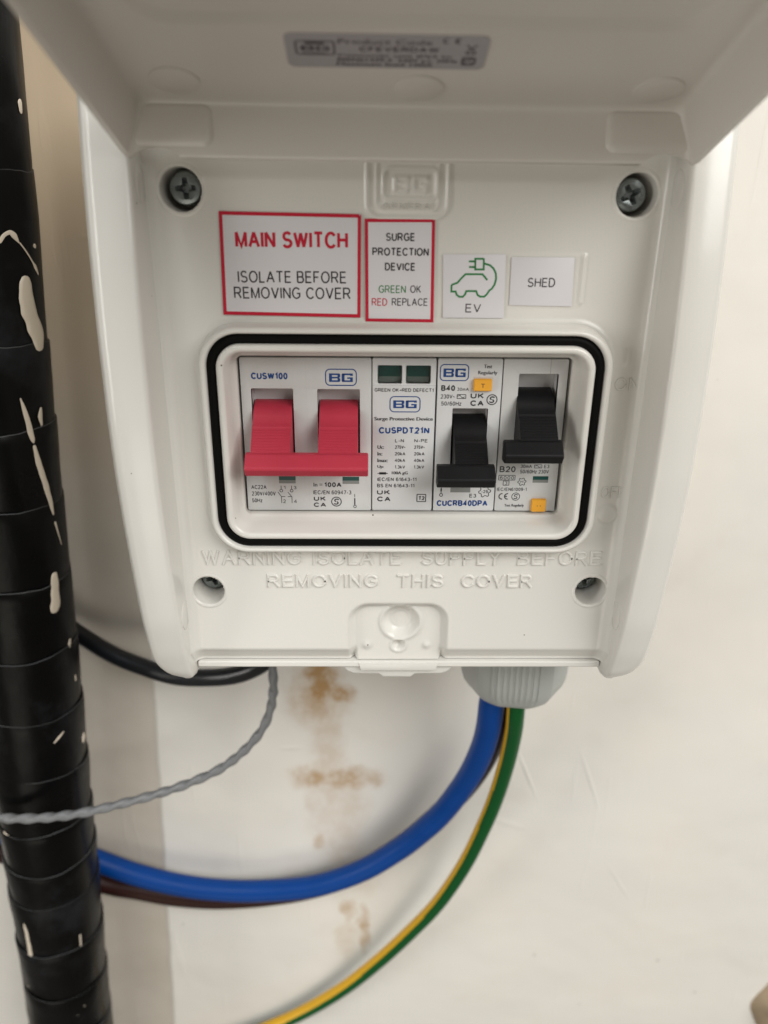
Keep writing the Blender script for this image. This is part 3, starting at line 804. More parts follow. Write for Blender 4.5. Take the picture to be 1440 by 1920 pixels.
# product label inside the lid
pv, pf = ring_loft([(-6.3, 23.55, 19.8, 5.95, 1.6, 12.1), (-6.3, 23.55, 19.8, 5.95, 1.6, 11.86)], 4, cap0=True, cap1=True)
lab = mesh('product_label', [lidf(*v) for v in pv], pf, M['silver'], lid, smooth=30)
li = Ink(11.82, lidf)
li.rbox(-20.3, 24.7, 7.8, 4.9, .6, .35, 'm'); li.rect(-22.2, -18.4, 26.0, 26.7, 'm'); li.bg(-20.3, 24.6, 5.6, 1.7, 'm'); li.text('GENERAL', -20.3, 22.9, 5.0, .7, 'm')
li.text('Product Code', -6.7, 27.1, 18.2, 1.7, 'm'); li.text('CFEVERDAW', -3.9, 24.6, 15.6, 1.7, 'm', .02)
li.text('Consumer unit IP65 to', -4.7, 22.3, 22.6, 1.0, 'm'); li.text('BSEN61439-3  230V a.c. 50Hz', -4.1, 20.7, 24.0, 1.1, 'm', .01); li.text('Maximum load 100A', -6.6, 19.1, 19.4, 1.1, 'm', .01)
li.ce(6.3, 27.8, 3.8, 1.9, .35, 'm'); li.line([(9.2, 26.6), (11.2, 23.9)], .3, 'm'); li.line([(11.2, 26.6), (9.2, 23.9)], .3, 'm'); li.rect(9.2, 11.2, 23.4, 23.8, 'm')
li.rbox(10.1, 20.8, 2.9, 3.0, .5, .35, 'm'); li.text('UK', 10.1, 21.4, 2.0, 1.0, 'm', .03); li.text('CA', 10.1, 20.1, 2.0, 1.0, 'm', .03)
# the print and the label are one printed thing: keep the print as a sibling sub-part of the lid
lo = li.build('label_print', lid)

# ------------------------------------------------------------------ stickers on the panel
def sticker(name, label, pts, border=None, thick=.14, mat='paper'):
    o = mesh(name, *plate(pts, [], PD+.3+thick, thick, .02, 1), M[mat], CU, smooth=30)
    o['label'] = label
    return o
SD = PD+.3+.14+.035
a = sticker('warning_sticker', 'wide white sticker with a red border reading MAIN SWITCH', [(-46.7, 59.1), (-11.8, 58.7), (-12.0, 33.8), (-47.2, 34.3)])
k = Ink(SD)
k.line([(-46.3, 58.7), (-12.2, 58.3), (-12.4, 34.2), (-46.8, 34.7)], .85, 'R', True)
k.build('border', a); k = Ink(SD)
k.text('MAIN SWITCH', -29.09, 52.6, 28.04, 4.07, 'R', .022)
k.text('ISOLATE BEFORE', -29.24, 43.71, 27.53, 2.95, 'k'); k.text('REMOVING COVER', -29.35, 39.78, 29.72, 2.95, 'k')
k.build('lettering', a)
a = sticker('warning_sticker', 'narrow white sticker with a crimson border reading SURGE PROTECTION DEVICE', [(-10.9, 57.7), (6.5, 57.8), (6.9, 32.7), (-10.7, 32.8)])
k = Ink(SD)
k.line([(-10.5, 57.3), (6.1, 57.4), (6.5, 33.1), (-10.3, 33.2)], .8, 'R', True)
k.build('border', a); k = Ink(SD)
k.text('SURGE', -1.98, 53.51, 7.31, 1.95, 'k', .022); k.text('PROTECTION', -1.91, 50.01, 14.19, 1.95, 'k', .022); k.text('DEVICE', -1.95, 46.43, 7.75, 1.95, 'k', .022)
k.text('GREEN', -3.87, 40.94, 6.95, 1.9, 'g'); k.text('OK', 2.09, 40.99, 2.79, 1.9, 'k'); k.text('RED', -7.11, 37.74, 3.97, 1.9, 'R'); k.text('REPLACE', .67, 37.8, 9.26, 1.9, 'k')
k.build('lettering', a)
a = sticker('circuit_label', 'square white label with a green electric car and EV', [(8.8, 49.5), (24.6, 49.6), (25.1, 33.9), (9.3, 33.9)])
k = Ink(SD)
lw = .48
k.line([(11.22, 42.12), (11.25, 40.47), (12.32, 40.48), (12.63, 39.69), (13.34, 39.2), (14.23, 39.2), (14.81, 39.84), (15.05, 40.63), (17.58, 40.65), (18.0, 39.7), (18.7, 39.27), (19.7, 39.27), (20.4, 39.9), (20.92, 40.8), (21.6, 41.3), (22.2, 42.3), (22.5, 43.6), (22.35, 45.0), (21.7, 46.2), (20.7, 47.0), (19.3, 47.38)], lw, 'g')
k.line([(11.22, 42.12), (12.7, 42.65), (13.5, 43.6), (14.64, 44.77), (18.95, 44.79), (20.28, 43.37)], lw, 'g')
k.line([(16.94, 48.51), (19.09, 48.53), (19.2, 45.96), (17.05, 45.94)], lw, 'g', True)
k.line([(16.97, 47.87), (15.36, 47.86)], lw, 'g'); k.line([(17.05, 46.52), (15.43, 46.51)], lw, 'g')
k.build('car_symbol', a); k = Ink(SD)
k.text('EV', 17.05, 36.38, 4.0, 2.2, 'k'); k.build('lettering', a)
a = sticker('circuit_label', 'plain white label reading SHED', [(26.1, 49.0), (42.0, 49.0), (42.5, 37.0), (26.3, 37.2)])
k = Ink(SD); k.text('SHED', 34.13, 42.89, 7.03, 2.3, 'k'); k.build('lettering', a)

# ------------------------------------------------------------------ modules
def body(root, x0, x1, wells, wdepth=5.6, mat='module', z0=-22.35, z1=22.25):
    """front plate with toggle wells, solid behind"""
    holes = [rrect((a+b)/2, (c+d)/2, (b-a)/2, (d-c)/2, .3, 2) for a, b, c, d in wells]
    parts = [plate(rrect((x0+x1)/2, (z0+z1)/2, (x1-x0)/2, (z1-z0)/2, .45, 3), holes, 0, 2.0, .18, 1)]
    parts.append(box(x0+.1, x1-.1, -14, -wdepth-.2, z0+.1, z1-.1))
    o = mesh('body', *join(*parts), M[mat], root, smooth=30)
    for a, b, c, d in wells:
        V = [(a, -.3, c), (b, -.3, c), (b, -.3, d), (a, -.3, d), (a, -wdepth, c), (b, -wdepth, c), (b, -wdepth, d), (a, -wdepth, d)]
        mesh('toggle_well', V, [(0, 1, 5, 4), (1, 2, 6, 5), (2, 3, 7, 6), (3, 0, 4, 7), (4, 5, 6, 7)], M['well'], root, smooth=0)
    return o
def lever(x0, x1, dz, ribs=True):
    # drum and tongue in side view (d, z)
    prof = []
    R0 = 8.3
    for i in range(15):
        a = math.radians(130-98*i/14); prof.append((-4.6+R0*math.cos(a), 1.0+dz+R0*math.sin(a)*1.02))
    prof += [(3.5, 4.6+dz), (4.4, 4.1+dz)]
    nr = 9
    for i in range(nr):
        t0 = i/nr; t1 = (i+.55)/nr
        p = lambda t: (4.6+5.6*t**.9, 3.8-5.4*t+dz)
        a_, b_ = p(t0), p(t1)
        prof += [a_, b_, (b_[0]-.08, b_[1]-.05)] if ribs else [a_]
    prof += [(10.4, -2.0+dz), (9.6, -7.2+dz), (-4, -7.4+dz), (-9, -2+dz)]
    return prism_x(prof, x0, x1)
def bar(x0, x1, dz):
    return prism_x([(8.6, -2.2+dz), (9.4, -1.5+dz), (11.0, -1.7+dz), (14.0, -4.5+dz), (14.1, -5.2+dz), (12.7, -7.3+dz), (8.8, -7.5+dz)], x0, x1)

# main switch
MS = thing('main_switch', 'double-pole main switch with one wide red toggle bar, leftmost in the row', 'switch', (-27, 0, -22.35))
body(MS, -44.95, -9.1, [(-42.2, -30.7, -6.5, 13.7), (-24.0, -12.3, -6.5, 13.6)])
mesh('pole_seam', *box(-27.04, -26.94, -1, .012, -22.2, 22.3), M['well'], MS, smooth=0)
for x0, x1 in ((-41.75, -31.1), (-23.5, -12.8)):
    mesh('toggle_lever', *lever(x0, x1, 0), M['red'], MS, smooth=25, bevel=.12, seg=1)
mesh('toggle_bar', *bar(-43.1, -9.9, 0), M['red'], MS, smooth=25, bevel=.35)
for x, z in ((-33.24, -12.9), (-14.96, -13.0)):
    mesh('indicator', *box(x-2.4, x+2.4, -.5, .01, z-.1, z+1.1), M['green_ind'], MS, smooth=0)
    mesh('indicator_sill', *box(x-2.4, x+2.4, -.5, .015, z-1.1, z-.1), M['grey_ind'], MS, smooth=0)
k = Ink(.035)
k.text('CUSW100', -36.99, 17.21, 10.0, 1.85, 'B', .03)
k.rbox(-17.45, 16.95, 8.7, 4.75, 1.2, .3, 'B'); k.bg(-17.45, 16.85, 6.5, 2.35)
k.text('AC22A', -41.5, -15.17, 4.4, 1.25); k.text('230V/400V', -40.2, -17.17, 6.9, 1.3); k.text('50Hz', -42.2, -19.3, 3.0, 1.25)
for x, t in ((-35.1, '1'), (-32.1, '3')):
    k.line([(x, -14.7), (x, -15.75)], .18); k.arc(x, -16.25, .42, .42, 0, 360, .18, n=12); k.text(t, x+1.0, -15.3, .6 if t == '1' else .8, 1.0)
k.line([(-36.1, -16.7), (-35.1, -18.1), (-35.1, -20.1)], .18); k.line([(-35.1, -18.1), (-34.0, -18.1)], .18); k.text('2', -34.3, -19.55, .8, 1.15)
k.line([(-33.2, -16.7), (-32.1, -18.15), (-32.1, -20.1)], .18); k.line([(-33.3, -18.1), (-32.1, -18.1)], .18); k.text('4', -31.1, -19.57, .9, 1.15)
k.text('In =', -24.45, -14.35, 2.5, 1.15); k.text('100A', -20.16, -14.36, 5.0, 1.5, 'k', .035); k.text('IEC/EN 60947-3', -20.34, -16.73, 11.0, 1.25)
k.text('UK', -24.01, -18.68, 3.5, 1.4, 'k', .035); k.text('CA', -24.01, -20.6, 3.6, 1.4, 'k', .035); k.s_mark(-19.19, -19.61, 1.4)
k.line([(-13.85, -17.2), (-13.85, -18.2)], .18); k.line([(-13.85, -18.5), (-13.85, -20.6)], .35); k.arc(-13.8, -21.1, .4, .4, 0, 360, .18, n=12)
k.build('lettering', MS)

# surge protection device
SP = thing('surge_protector', 'surge protection module with two green status windows and a printed table', 'circuit protector', (0, 0, -22.35))
body(SP, -8.85, 8.6, [(-7.4, -.75, 15.3, 20.3), (.35, 7.1, 15.3, 20.3)], 3.0, 'module2')
for a_, b_ in ((-7.4, -.75), (.35, 7.1)):
    mesh('status_flag', *box(a_+.25, b_-.25, -3.2, -1.9, 16.9, 20.2), M['green_ind'], SP, smooth=0)
    mesh('status_flag_base', *box(a_+.25, b_-.25, -3.2, -2.1, 15.4, 16.9), M['grey_ind'], SP, smooth=0)
    mesh('status_window', *box(a_+.12, b_-.12, -.9, -.45, 15.4, 20.2), M['glass'] if 'glass' in M else M.setdefault('glass', new_mat('clear_plastic_pane', (0.9, 0.95, 0.93), 0.06, 0.5)), SP, smooth=0)
M['glass'].node_tree.nodes['Principled BSDF'].inputs['Transmission Weight'].default_value = 1.0
M['glass'].node_tree.nodes['Principled BSDF'].inputs['IOR'].default_value = 1.3
mesh('label_plate', *plate(rrect(-.1, -3.55, 8.6, 18.4, .3, 3), [], .32, .5, .1, 1), M['module2'], SP, smooth=30)
k = Ink(.36)
k.text('GREEN OK→RED DEFECT1', -.1, 13.6, 16.3, 1.0, 'k', .02)
k.rbox(.2, 9.6, 8.6, 4.6, 1.2, .28, 'B'); k.bg(.2, 9.6, 6.5, 2.2)
k.text('Surge Protective Device', -.1, 5.3, 16.3, 1.3, 'k', .008); k.text('CUSPDT21N', .1, 2.1, 14.2, 1.9, 'B', .03)
k.text('L-N', -1.14, -.9, 2.5, 1.0, 'k', .01); k.text('N-PE', 4.93, -.9, 3.8, 1.0, 'k', .01)
for i, (a_, b_, w_) in enumerate([('Uc:', '275V~', 1.76), ('In:', '20kA', 1.3), ('Imax:', '40kA', 2.87), ('Up:', '1.3kV', 1.78)]):
    z = -2.8-1.98*i
    k.text(a_, -7.3+w_/2, z-.03, w_, 1.05, 'k', .01); k.text(b_, -.9, z, 3.0, 1.0, 'k', .01); k.text(b_, 4.55, z, 3.0, 1.0, 'k', .01)
k.line([(-7.3, -10.7), (-4.3, -10.7)], .2); k.rect(-6.8, -4.8, -11.05, -10.35)
k.text('100A gG', -.9, -10.68, 4.5, 1.15, 'k', .01); k.text('IEC/EN 61643-11', -1.68, -12.52, 11.3, 1.1, 'k', .01); k.text('BS EN 61643-11', -1.98, -14.44, 10.8, 1.1, 'k', .01)
k.text('UK', -5.5, -16.5, 3.8, 1.45, 'k', .04); k.text('CA', -5.4, -18.6, 3.9, 1.55, 'k', .04)
k.rbox(5.5, -18.25, 2.8, 2.5, .1, .25); k.text('T2', 5.55, -18.3, 1.8, 1.25, 'k', .03)
k.build('lettering', SP)

# breaker for the car charger
B4 = thing('circuit_breaker', 'breaker marked B40 with a yellow test button above its black toggle', 'circuit breaker', (18, 0, -22.35), 'circuit breakers with black toggles')
body(B4, 9.05, 26.75, [(13.5, 23.4, -11.5, 8.4)], 5.6, 'module2')
mesh('toggle_lever', *lever(13.9, 23.0, -3.9), M['blacktog'], B4, smooth=25, bevel=.1, seg=1)
mesh('toggle_bar', *bar(8.75, 24.6, -3.1), M['blacktog'], B4, smooth=25, bevel=.3)
mesh('test_button', *ring_loft([(21.4, 15.2, 2.55, 1.7, .3, -1), (21.4, 15.2, 2.5, 1.65, .3, 1.0), (21.4, 15.2, 2.3, 1.45, .3, 1.25)], 3, cap1=True), M['yellow'], B4, smooth=40)
mesh('button_surround', *plate(rrect(21.48, 15.4, 2.8, 2.0, .3, 3), [], .02, .3, .05, 1), M['well'], B4)
mesh('indicator', *box(13.9, 19.7, -.5, .012, -16.6, -12.5), M['grey_ind'], B4, smooth=0)
k = Ink(.035)
k.rbox(13.55, 18.45, 8.0, 4.7, 1.1, .28, 'B'); k.bg(13.6, 18.4, 6.1, 2.35)
k.text('Test', 22.67, 20.2, 2.2, 1.0); k.text('Regularly', 22.67, 18.35, 5.2, 1.25)
k.text('B40', 12.0, 14.15, 3.85, 1.6, 'k', .03); k.text('30mA', 16.1, 13.85, 3.2, .9); k.text('230V~', 12.0, 11.8, 3.9, 1.2)
k.rbox(15.8, 11.8, 2.6, 1.3, .1, .2); k.arc(15.2, 11.8, .4, .3, 0, 180, .2, n=8); k.arc(16.2, 11.8, .4, .3, 180, 360, .2, n=8); k.text('50/60Hz', 13.05, 9.8, 5.6, 1.2)
k.text('UK', 20.16, 12.05, 3.7, 1.55, 'k', .04); k.text('CA', 20.2, 9.95, 3.7, 1.6, 'k', .04); k.s_mark(24.3, 10.97, 1.4)
k.line([(11.22, -14.6), (11.22, -16.9)], .2); k.line([(11.22, -15.4), (11.22, -16.3)], .4); k.arc(11.25, -17.4, .45, .45, 0, 360, .2, n=12)
k.text('E3', 20.5, -17.6, 2.0, 1.15, 'k', .02); k.gear(23.9, -16.3, 1.75, .22); k.text('-25', 23.9, -16.3, 2.0, .95, 'k', .01)
k.text('CUCRB40DPA', 17.5, -19.95, 14.9, 1.85, 'B', .03)
k.build('lettering', B4)
k = Ink(1.28); k.text('T', 21.4, 15.1, 1.2, 1.2, 'k'); 
tb = k.build('button_letter', B4)

# breaker for the shed
B2 = thing('circuit_breaker', 'breaker marked B20 with a yellow test button below its black toggle', 'circuit breaker', (36, 0, -22.35), 'circuit breakers with black toggles')
body(B2, 27.05, 44.75, [(31.4, 42.3, -2.5, 18.2)], 5.6, 'module')
mesh('toggle_lever', *lever(31.2, 41.4, 3.9), M['blacktog'], B2, smooth=25, bevel=.1, seg=1)
mesh('toggle_bar', *bar(26.6, 42.4, 3.9), M['blacktog'], B2, smooth=25, bevel=.3)
mesh('lever_mark', *ring_loft([(35.4, 4.3, .55, 1.8, .5, 7.2), (35.4, 4.3, .45, 1.7, .45, 7.55)], 4, cap1=True, fn=lambda x, d, z: (x, d-(z-4.3)*.95, z)), M['blacktog'], B2)
mesh('indicator', *box(37.6, 42.1, -.5, .012, -12.6, -11.5), M['green_ind'], B2, smooth=0)
mesh('indicator_sill', *box(37.6, 42.1, -.5, .016, -13.5, -12.6), M['grey_ind'], B2, smooth=0)
mesh('test_button', *ring_loft([(39.8, -20.3, 2.15, 1.95, .25, -1), (39.8, -20.3, 2.1, 1.9, .25, 1.0), (39.8, -20.3, 1.95, 1.75, .25, 1.2)], 3, cap1=True), M['yellow'], B2, smooth=40)
mesh('case_seam', [(39.8, .012, 22.3), (39.9, .012, 22.3), (39.9, .012, 18.2), (39.8, .012, 18.2)], [(0, 1, 2, 3)], M['grey_ind'], B2, smooth=0)
k = Ink(.035)
k.text('B20', 30.1, -9.4, 4.6, 1.8, 'k', .02); k.text('30mA', 35.4, -8.5, 3.3, 1.05); k.rbox(38.84, -8.5, 2.3, 1.15, .1, .18); k.arc(38.4, -8.5, .35, .25, 0, 180, .18, n=8); k.arc(39.2, -8.5, .35, .25, 180, 360, .18, n=8); k.text('E3', 41.3, -8.5, 1.5, 1.05)
k.text('50/60Hz 230V', 37.9, -10.1, 8.3, 1.15)
k.rbox(30.07, -11.98, 4.9, 1.65, .1, .18); k.text('6000', 30.09, -12.0, 4.1, 1.05); k.rbox(29.95, -13.65, 1.86, 1.5, .1, .18); k.text('3', 29.96, -13.65, .65, .95)
k.gear(34.52, -13.22, 1.2, .18); k.text('H', 34.5, -13.22, .8, .8)
k.text('IEC/EN61009-1', 31.77, -15.57, 8.7, 1.05); k.ce(29.6, -17.77, 3.2, 2.0, .32); k.s_mark(33.06, -17.83, 1.15, .2); k.text('Test Regularly', 32.79, -20.7, 5.7, 1.05)
k.build('lettering', B2)
k = Ink(1.23); k.rect(39.2, 39.45, -20.4, -20.15); k.rect(40.1, 40.35, -20.4, -20.15); k.build('button_letter', B2)

# ------------------------------------------------------------------ cable gland under the box
GXc, GDc, GR = 45.0, -38.0, 20.1
def gland():
    V, F = [], []
    n = 480
    prof = [(-72, 1.0), (-90.5, 1.0), (-94, .995), (-97.5, .975), (-100.3, .935), (-102.2, .88), (-103.6, .81), (-104.5, .72), (-104.8, .62), (-103.5, .58), (-92, .56)]
    for z, s2 in prof:
        for i in range(n):
            a = 2*math.pi*i/n
            # six flats rounded into the circle; alternate flats are knurled
            b_ = (a-math.radians(98)+math.radians(30)) % (2*math.pi)
            u = b_ % (math.pi/3)-math.pi/6
            rr = min(GR, GR*.95/math.cos(u))
            if int(b_//(math.pi/3)) % 2 == 0 and z > -100 and abs(u) < math.radians(25): rr += .35+(.24 if (i % 8) < 4 else -.24)
            if s2 < .7: rr = GR
            V.append((GXc+rr*s2*math.cos(a), GDc+rr*s2*math.sin(a), z-5.8 if z < -90 else z))
    for j in range(len(prof)-1):
        for i in range(n): F.append((j*n+i, j*n+(i+1) % n, (j+1)*n+(i+1) % n, (j+1)*n+i))
    return V, F
g = mesh('cable_gland', *gland(), M['gland'], CU, smooth=35)
g['label'] = 'pale grey ribbed cable gland under the box'
mesh('gland_seal', *lathe([(11.6, -106), (6, -107.5), (.01, -107.5)], GXc, 0, 32, 'z', GDc), M['dark'], g, smooth=60)

# ------------------------------------------------------------------ cables
def cable(name, label, ctrl, r, mat):
    pts = spline(ctrl, 2.0)
    sd_ = len(name)*3.7+r
    pts = [(a+.5*noise.noise(Vector((i*.045, sd_, 0))), b, c+.5*noise.noise(Vector((i*.05, sd_, 9)))) for i, (a, b, c) in enumerate(pts)]
    V, F, A = tube(pts, r, 28, rfn=lambda i, a: r*(1+.018*noise.noise(Vector((i*.12, 0, sd_)))))
    o = mesh(name, V, F, mat, smooth=60, base=W(*pts[0]))
    return tag(o, label, 'cable')
cable('blue_cable', 'thick blue cable curving from the gland to behind the black pipe',
      [(39.5, -40, -96), (39.2, -41, -110), (38.7, -42.5, -123), (38.7, -46, -137.8), (36.5, -51, -156.4), (32.1, -56, -174.3), (24.3, -60, -192.8), (15.3, -63, -207.7), (4.2, -66, -222.8), (-12.1, -68, -237.7), (-35.4, -70, -249.9), (-62, -72, -255.8), (-84.5, -73, -256.2), (-104.8, -74, -253.2), (-124.9, -75.5, -247.8), (-140, -76.5, -241.5), (-160, -77, -232), (-195, -77, -219), (-250, -77, -200)], 5.1, M['blue'])
cable('brown_cable', 'thick brown cable tucked under and behind the blue one',
      [(44.0, -46, -100), (44.4, -50, -130.6), (43.8, -55, -146), (40.8, -61, -165), (34.8, -66.5, -184.5), (26.0, -71, -202.6), (14.8, -74, -219.5), (0.8, -76, -236), (-18.5, -77.5, -251.6), (-40, -78.5, -262.2), (-62.5, -79, -267.6), (-86.7, -79, -269.0), (-107.3, -79, -266.8), (-126, -79, -262.0), (-141.3, -79, -258), (-161.2, -79, -248.5), (-200, -79, -233), (-250, -79, -216)], 4.9, M['brown'])
pts = spline([(46.5, -36, -96), (46.9, -36.5, -110), (47.5, -38, -122.6), (48.3, -42, -135.5), (48.1, -48, -155.2), (46.1, -54, -179.2), (42.1, -58, -201.5), (35.4, -62, -228.2), (24.7, -66, -257), (11.7, -69, -280.7), (-4.2, -72, -305.6), (-23, -74, -329.2), (-45.5, -76, -350.8), (-69, -77, -367), (-93, -78, -380), (-127, -79, -396)], 2.0)
V, F, A = tube(pts, 3.5, 64)
# one yellow stripe along the upper side of the green sheath, facing a little outwards
def is_yellow(i, k_):
    q0 = Vector(pts[i])
    c = ((Vector(V[i*64+k_])-q0)+(Vector(V[i*64+(k_+1) % 64])-q0)).normalized()
    t = (Vector(pts[min(i+1, len(pts)-1)])-Vector(pts[max(i-1, 0)])).normalized()
    side = t.cross(Vector((0, 1, 0))).normalized()            # across the cable in the wall plane
    if side.dot(Vector((-1, 0, 1))) < 0: side = -side         # the inner, upper side of the bend
    u = i/len(pts)
    ph = math.radians(-8+24*max(0, min(1, (u-.25)*1.5)))
    want = side*math.cos(ph)+Vector((0, 1, 0))*math.sin(ph)
    return c.dot(want) > math.cos(math.radians(40+6*u))
mi = [1 if (a[0] < len(pts)-1 and is_yellow(*a)) else 0 for a in A]
o = mesh('earth_cable', V, F, [M['green'], M['cyellow']], smooth=60, base=W(*pts[0]), mi=mi, fix=False)
tag(o, 'green and yellow striped earth cable sweeping down to the left', 'cable')

gp = spline([(-45, -50, -70), (-46, -48, -90), (-46.9, -46, -103.7), (-47.1, -45, -109.6), (-47.2, -45, -116.6), (-48.9, -45, -126.7), (-52.9, -44, -136.3), (-60.6, -42, -145.3), (-70.4, -40, -152.5), (-83.1, -37, -157.2), (-95, -33, -158.9), (-105.4, -29, -159.2), (-116, -26, -160.0), (-125.2, -24.6, -161), (-134.5, -24.5, -162.3), (-145.2, -25, -163.3), (-154.7, -27, -164.6), (-166, -33, -167.4), (-185, -45, -172), (-230, -60, -182)], 0.8)
dist = [0]
for i in range(1, len(gp)): dist.append(dist[-1]+(Vector(gp[i])-Vector(gp[i-1])).length)
def twr(i, a):
    ph_ = dist[i]*2*math.pi/15.0+1.1*noise.noise(Vector((dist[i]*.06, 0, 0)))
    return 1.72+(0.26+.1*noise.noise(Vector((dist[i]*.09, 5, 0))))*math.cos(2*(a-ph_))
V, F, A = tube(gp, 1.8, 20, rfn=twr)
o = mesh('twisted_cable', V, F, M['greyc'], smooth=60, base=W(*gp[0]))
tag(o, 'thin grey twisted cable crossing in front of the black pipe', 'cable')
cable('black_cable', 'black cable looping from under the box to behind the pipe',
      [(-40, -48, -72), (-43, -49, -92), (-50.1, -50, -106.3), (-56, -52, -112.4), (-64.5, -54, -117.0), (-75.6, -57, -120.2), (-89.4, -60, -121.4), (-103.8, -65, -120.2), (-118.2, -70, -117.1), (-132.2, -75, -110.9), (-143, -77.5, -103.6), (-154.7, -78.5, -92), (-164, -79, -78), (-174, -79, -50), (-180, -79, 20)], 3.6, M['pip'])

# ------------------------------------------------------------------ wrapped pipe
PA = Vector((-137.2, 50.0, 0)); PDr = Vector((0.0613, 0, 1)).normalized()
E1 = Vector((PDr.z, 0, -PDr.x)); R1 = 18.6
def pipe_pt(ang, s_, rr):          # ang degrees from straight out to the viewer, towards +X;  s_ along the pipe
    a = math.radians(ang)
    q = Vector((PA.x, -50.0, 0))+Vector((PDr.x, 0, PDr.z))*s_+Vector((E1.x, 0, E1.z))*rr*math.sin(a)+Vector((0, 1, 0))*rr*math.cos(a)
    return (q.x, q.y, q.z)
PI_ = thing('wrapped_pipe', 'black pipe bound in overlapping tape and spattered with white paint', 'pipe', (-164, -50, -430))
n = 48
V, F = [], []
for s_ in (-430, 330):
    for i in range(n): V.append(pipe_pt(360*i/n, s_, R1-.8))
F = [(i, (i+1) % n, n+(i+1) % n, n+i) for i in range(n)]+[tuple(range(n)), tuple(range(n, 2*n))]
mesh('pipe_core', V, F, M['pip'], PI_)
edges = [330, 285, 240, 205, 165, 118, 70, 18, -10.4, -37.5, -67.5, -97.5, -125.3, -153, -180.5, -200.4, -219.4, -249.4, -279.5, -309, -338, -368, -400, -430]
for b in range(len(edges)-1):
    s1, s0 = edges[b], edges[b+1]                 # top, lower edge
    rnd = random.Random(b*13+5)
    tilt = rnd.uniform(-2.2, 2.2); ph = rnd.uniform(0, 6)
    V, F = [], []
    m_ = 8
    rows = [(s1+.3, R1-.7), (s1+.35, R1+.25), (s1+.1, R1+.3+.3*rnd.random()**1.5)]
    for j in range(1, m_+1):
        rows.append((s1+(s0-s1-3)*j/m_, R1+.55-.75*j/m_))
    rows.append((s0-3.2, R1-.7))
    n = 72
    for j, (s_, r_) in enumerate(rows):
        for i in range(n):
            a = 2*math.pi*i/n
            lowf = max(0, min(1, 1-(s1-s_)/(s1-s0)))
            wob = tilt*math.sin(a+ph)*1.0+.9*noise.noise(Vector((math.cos(a)*1.6, math.sin(a)*1.6, b*3.3)))+.2*noise.noise(Vector((math.cos(a)*6, math.sin(a)*6, b*1.3)))
            dr = .5*noise.noise(Vector((math.cos(a)*1.3, math.sin(a)*1.3, s_*.05+b)))+.12*noise.noise(Vector((math.cos(a)*4, math.sin(a)*4, s_*.15)))
            V.append(pipe_pt(math.degrees(a), s_+wob*lowf, r_+dr))
    for j in range(len(rows)-1):
        for i in range(n): F.append((j*n+i, j*n+(i+1) % n, (j+1)*n+(i+1) % n, (j+1)*n+i))
    mi = [1 if f[0]//n == 1 else 0 for f in F]
    mesh('tape_band', V, F, [M['tape'], M['tape_edge']], PI_, smooth=50, mi=mi, fix=False)
def splash(pts, sc):
    """raised dried run of paint lying on the tape: (angle, s, half width)"""
    P2 = spline([(a_, s_, w_*sc) for a_, s_, w_ in pts], .8) if len(pts) > 1 else pts
    V, F = [], []
    q = [(a_*math.pi/180*R1, s_, max(.08, w_)) for a_, s_, w_ in P2]
    prof = [(-1, -.3), (-.9, .1), (-.5, .2), (0, .24), (.5, .2), (.9, .1), (1, -.3)]
    def row(x, s_, w_, tx, ts, hk):
        for u, h in prof:
            wj = w_*(1+.3*noise.noise(Vector((s_*.28, x*.28, u*.5+3))))
            xx = x-ts*u*wj; ss = s_+tx*u*wj
            V.append(pipe_pt(xx/R1*180/math.pi, ss, R1+.33+h*min(1, w_*.9)*hk+.1))
    for i, (x, s_, w_) in enumerate(q):
        a_ = q[max(i-1, 0)]; b_ = q[min(i+1, len(q)-1)]
        t = Vector((b_[0]-a_[0], b_[1]-a_[1])); t.normalize()
        if i == 0:
            for kk, hk in ((-.95, .25), (-.7, .8)): row(x+t.x*kk*w_, s_+t.y*kk*w_, w_*math.sqrt(1-kk*kk), t.x, t.y, hk)
        row(x, s_, w_, t.x, t.y, 1)
        if i == len(q)-1:
            for kk, hk in ((.7, .8), (.95, .25)): row(x+t.x*kk*w_, s_+t.y*kk*w_, w_*math.sqrt(1-kk*kk), t.x, t.y, hk)
    m_ = len(prof)
    for j in range(len(V)//m_-1):
        for i in range(m_-1): F.append((j*m_+i, j*m_+i+1, (j+1)*m_+i+1, (j+1)*m_+i))
    return V, F
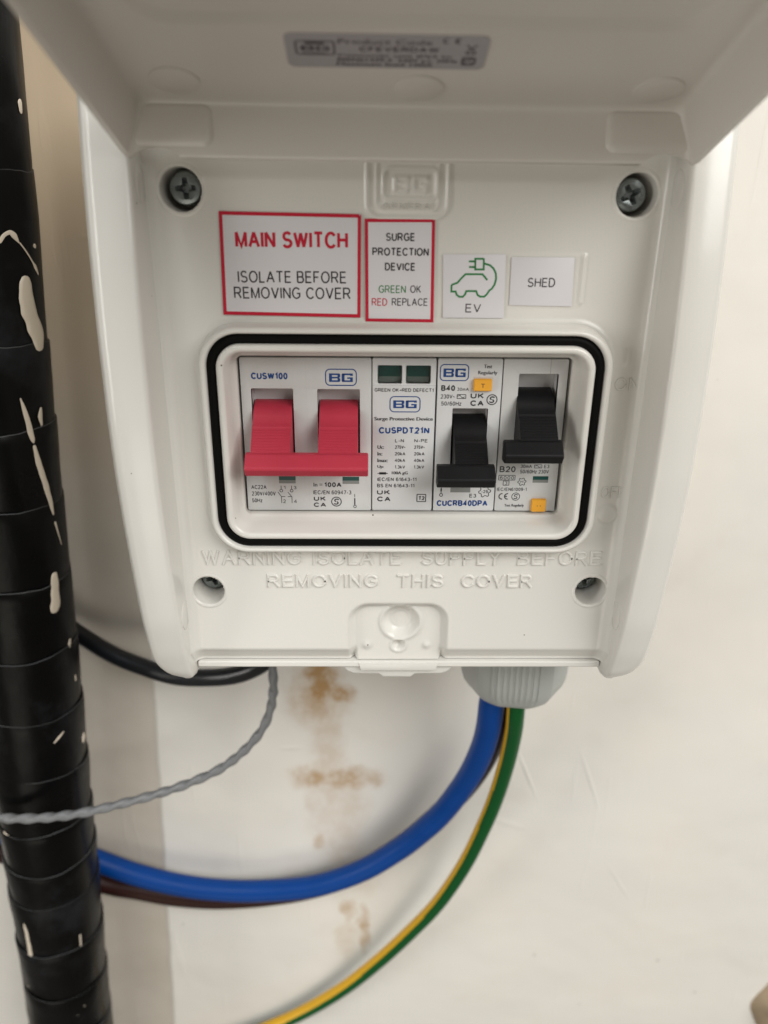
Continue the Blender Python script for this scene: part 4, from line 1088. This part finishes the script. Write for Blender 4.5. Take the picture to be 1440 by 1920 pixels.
SPL = [([(68.0, 37.9, 12), (67.3, 36.1, 14), (67.8, 32.3, 16), (71.2, 27.8, 18), (75.0, 23.4, 19), (78.3, 20.5, 18), (78.5, 18.2, 14)], .17),
 ([(45.9, 50.0, 5), (51.0, 51.9, 5), (56.7, 52.7, 6), (60.2, 51.9, 8), (62.0, 51.0, 6), (64.6, 49.7, 2)], .11),
 ([(65.9, 49.5, 2), (72.0, 47.2, 2), (80.0, 43.9, 2), (84.8, 42.0, 5), (88.5, 39.8, 2)], .12), ([(86.0, 48.6, 5), (87.5, 48.4, 5)], .14),
 ([(48.8, 1.8, 2), (51.6, -2.1, 6), (54.7, -8.2, 8), (56.9, -12.4, 8), (57.4, -13.6, 3)], .11), ([(57.9, -15.1, 5), (61.4, -21.6, 9), (66.8, -30.0, 9), (71.9, -38.4, 7), (73.3, -41.5, 3)], .11),
 ([(70.7, -2.9, 4), (69.0, -5.5, 7), (69.7, -8.2, 4)], .11), ([(74.8, -44.9, 4), (77.3, -48.5, 3), (81.9, -54.6, 1.5)], .1),
 ([(66.4, -64.9, 7), (65.2, -67.3, 9), (64.3, -71.0, 9), (63.5, -75, 11.5), (62.2, -77.4, 11.5)], .2), ([(80.5, -94.8, 3), (78.1, -97.3, 5)], .2), ([(84.1, -111.9, 3), (84.4, -114.0, 3)], .15),
 ([(55.7, -132.4, 1.5), (48.9, -134.0, 3), (43.4, -135.4, 1.5)], .16), ([(92.0, -142.3, 5), (91.2, -143.7, 9), (88.9, -144.8, 5)], .18),
 ([(-22.2, -226.0, 3), (-20.4, -233.0, 7), (-19.5, -241.3, 7), (-19.0, -249.4, 8), (-18.5, -254.2, 10)], .125), ([(-18.6, -181.9, 5), (-14.5, -182.1, 3)], .13),
 ([(-15.9, -185.8, 3), (-9.6, -185.7, 2)], .13), ([(-33.8, -180.7, 4), (-26.3, -180.9, 2)], .15), ([(-14.4, -203.5, 4), (-11.4, -204.2, 3)], .14), ([(48.3, -242.0, 2), (47.6, -248.4, 2)], .15),
 ([(86.1, 88.6, 6), (86.0, 86.2, 4)], .16)]
for pts_, sc in SPL: mesh('paint_splash', *splash(pts_, sc), M['paint'], PI_, smooth=60, fix=False)

# ------------------------------------------------------------------ lump of plaster at the lower right
V, F = [], []
nr, na = 14, 40
for j in range(nr+1):
    t = j/nr
    for i in range(na):
        a = 2*math.pi*i/na
        rr = 26*t*(1+.2*noise.noise(Vector((math.cos(a)*1.5, math.sin(a)*1.5, 2))))
        h = 13*(1-t**2.6)+1.6*noise.noise(Vector((rr*math.cos(a)*.12, rr*math.sin(a)*.12, 9)))*(1-t**4)-1.0
        V.append((232+rr*math.cos(a), WD+h, -358+rr*1.1*math.sin(a)))
for j in range(nr):
    for i in range(na): F.append((j*na+i, j*na+(i+1) % na, (j+1)*na+(i+1) % na, (j+1)*na+i))
M['lump'] = new_mat('bare_plaster', (0.40, 0.31, 0.21), 0.7, 0.2, bump=0.6, bscale=120, var=0.35, vscale=70)
o = mesh('plaster_lump', V, F, M['lump'], smooth=180, base=W(232, WD, -358))
tag(o, 'rough tan lump of plaster on the wall at the bottom right corner', 'plaster lump')

for o in bpy.data.objects:
    if '_b' in o: del o['_b']
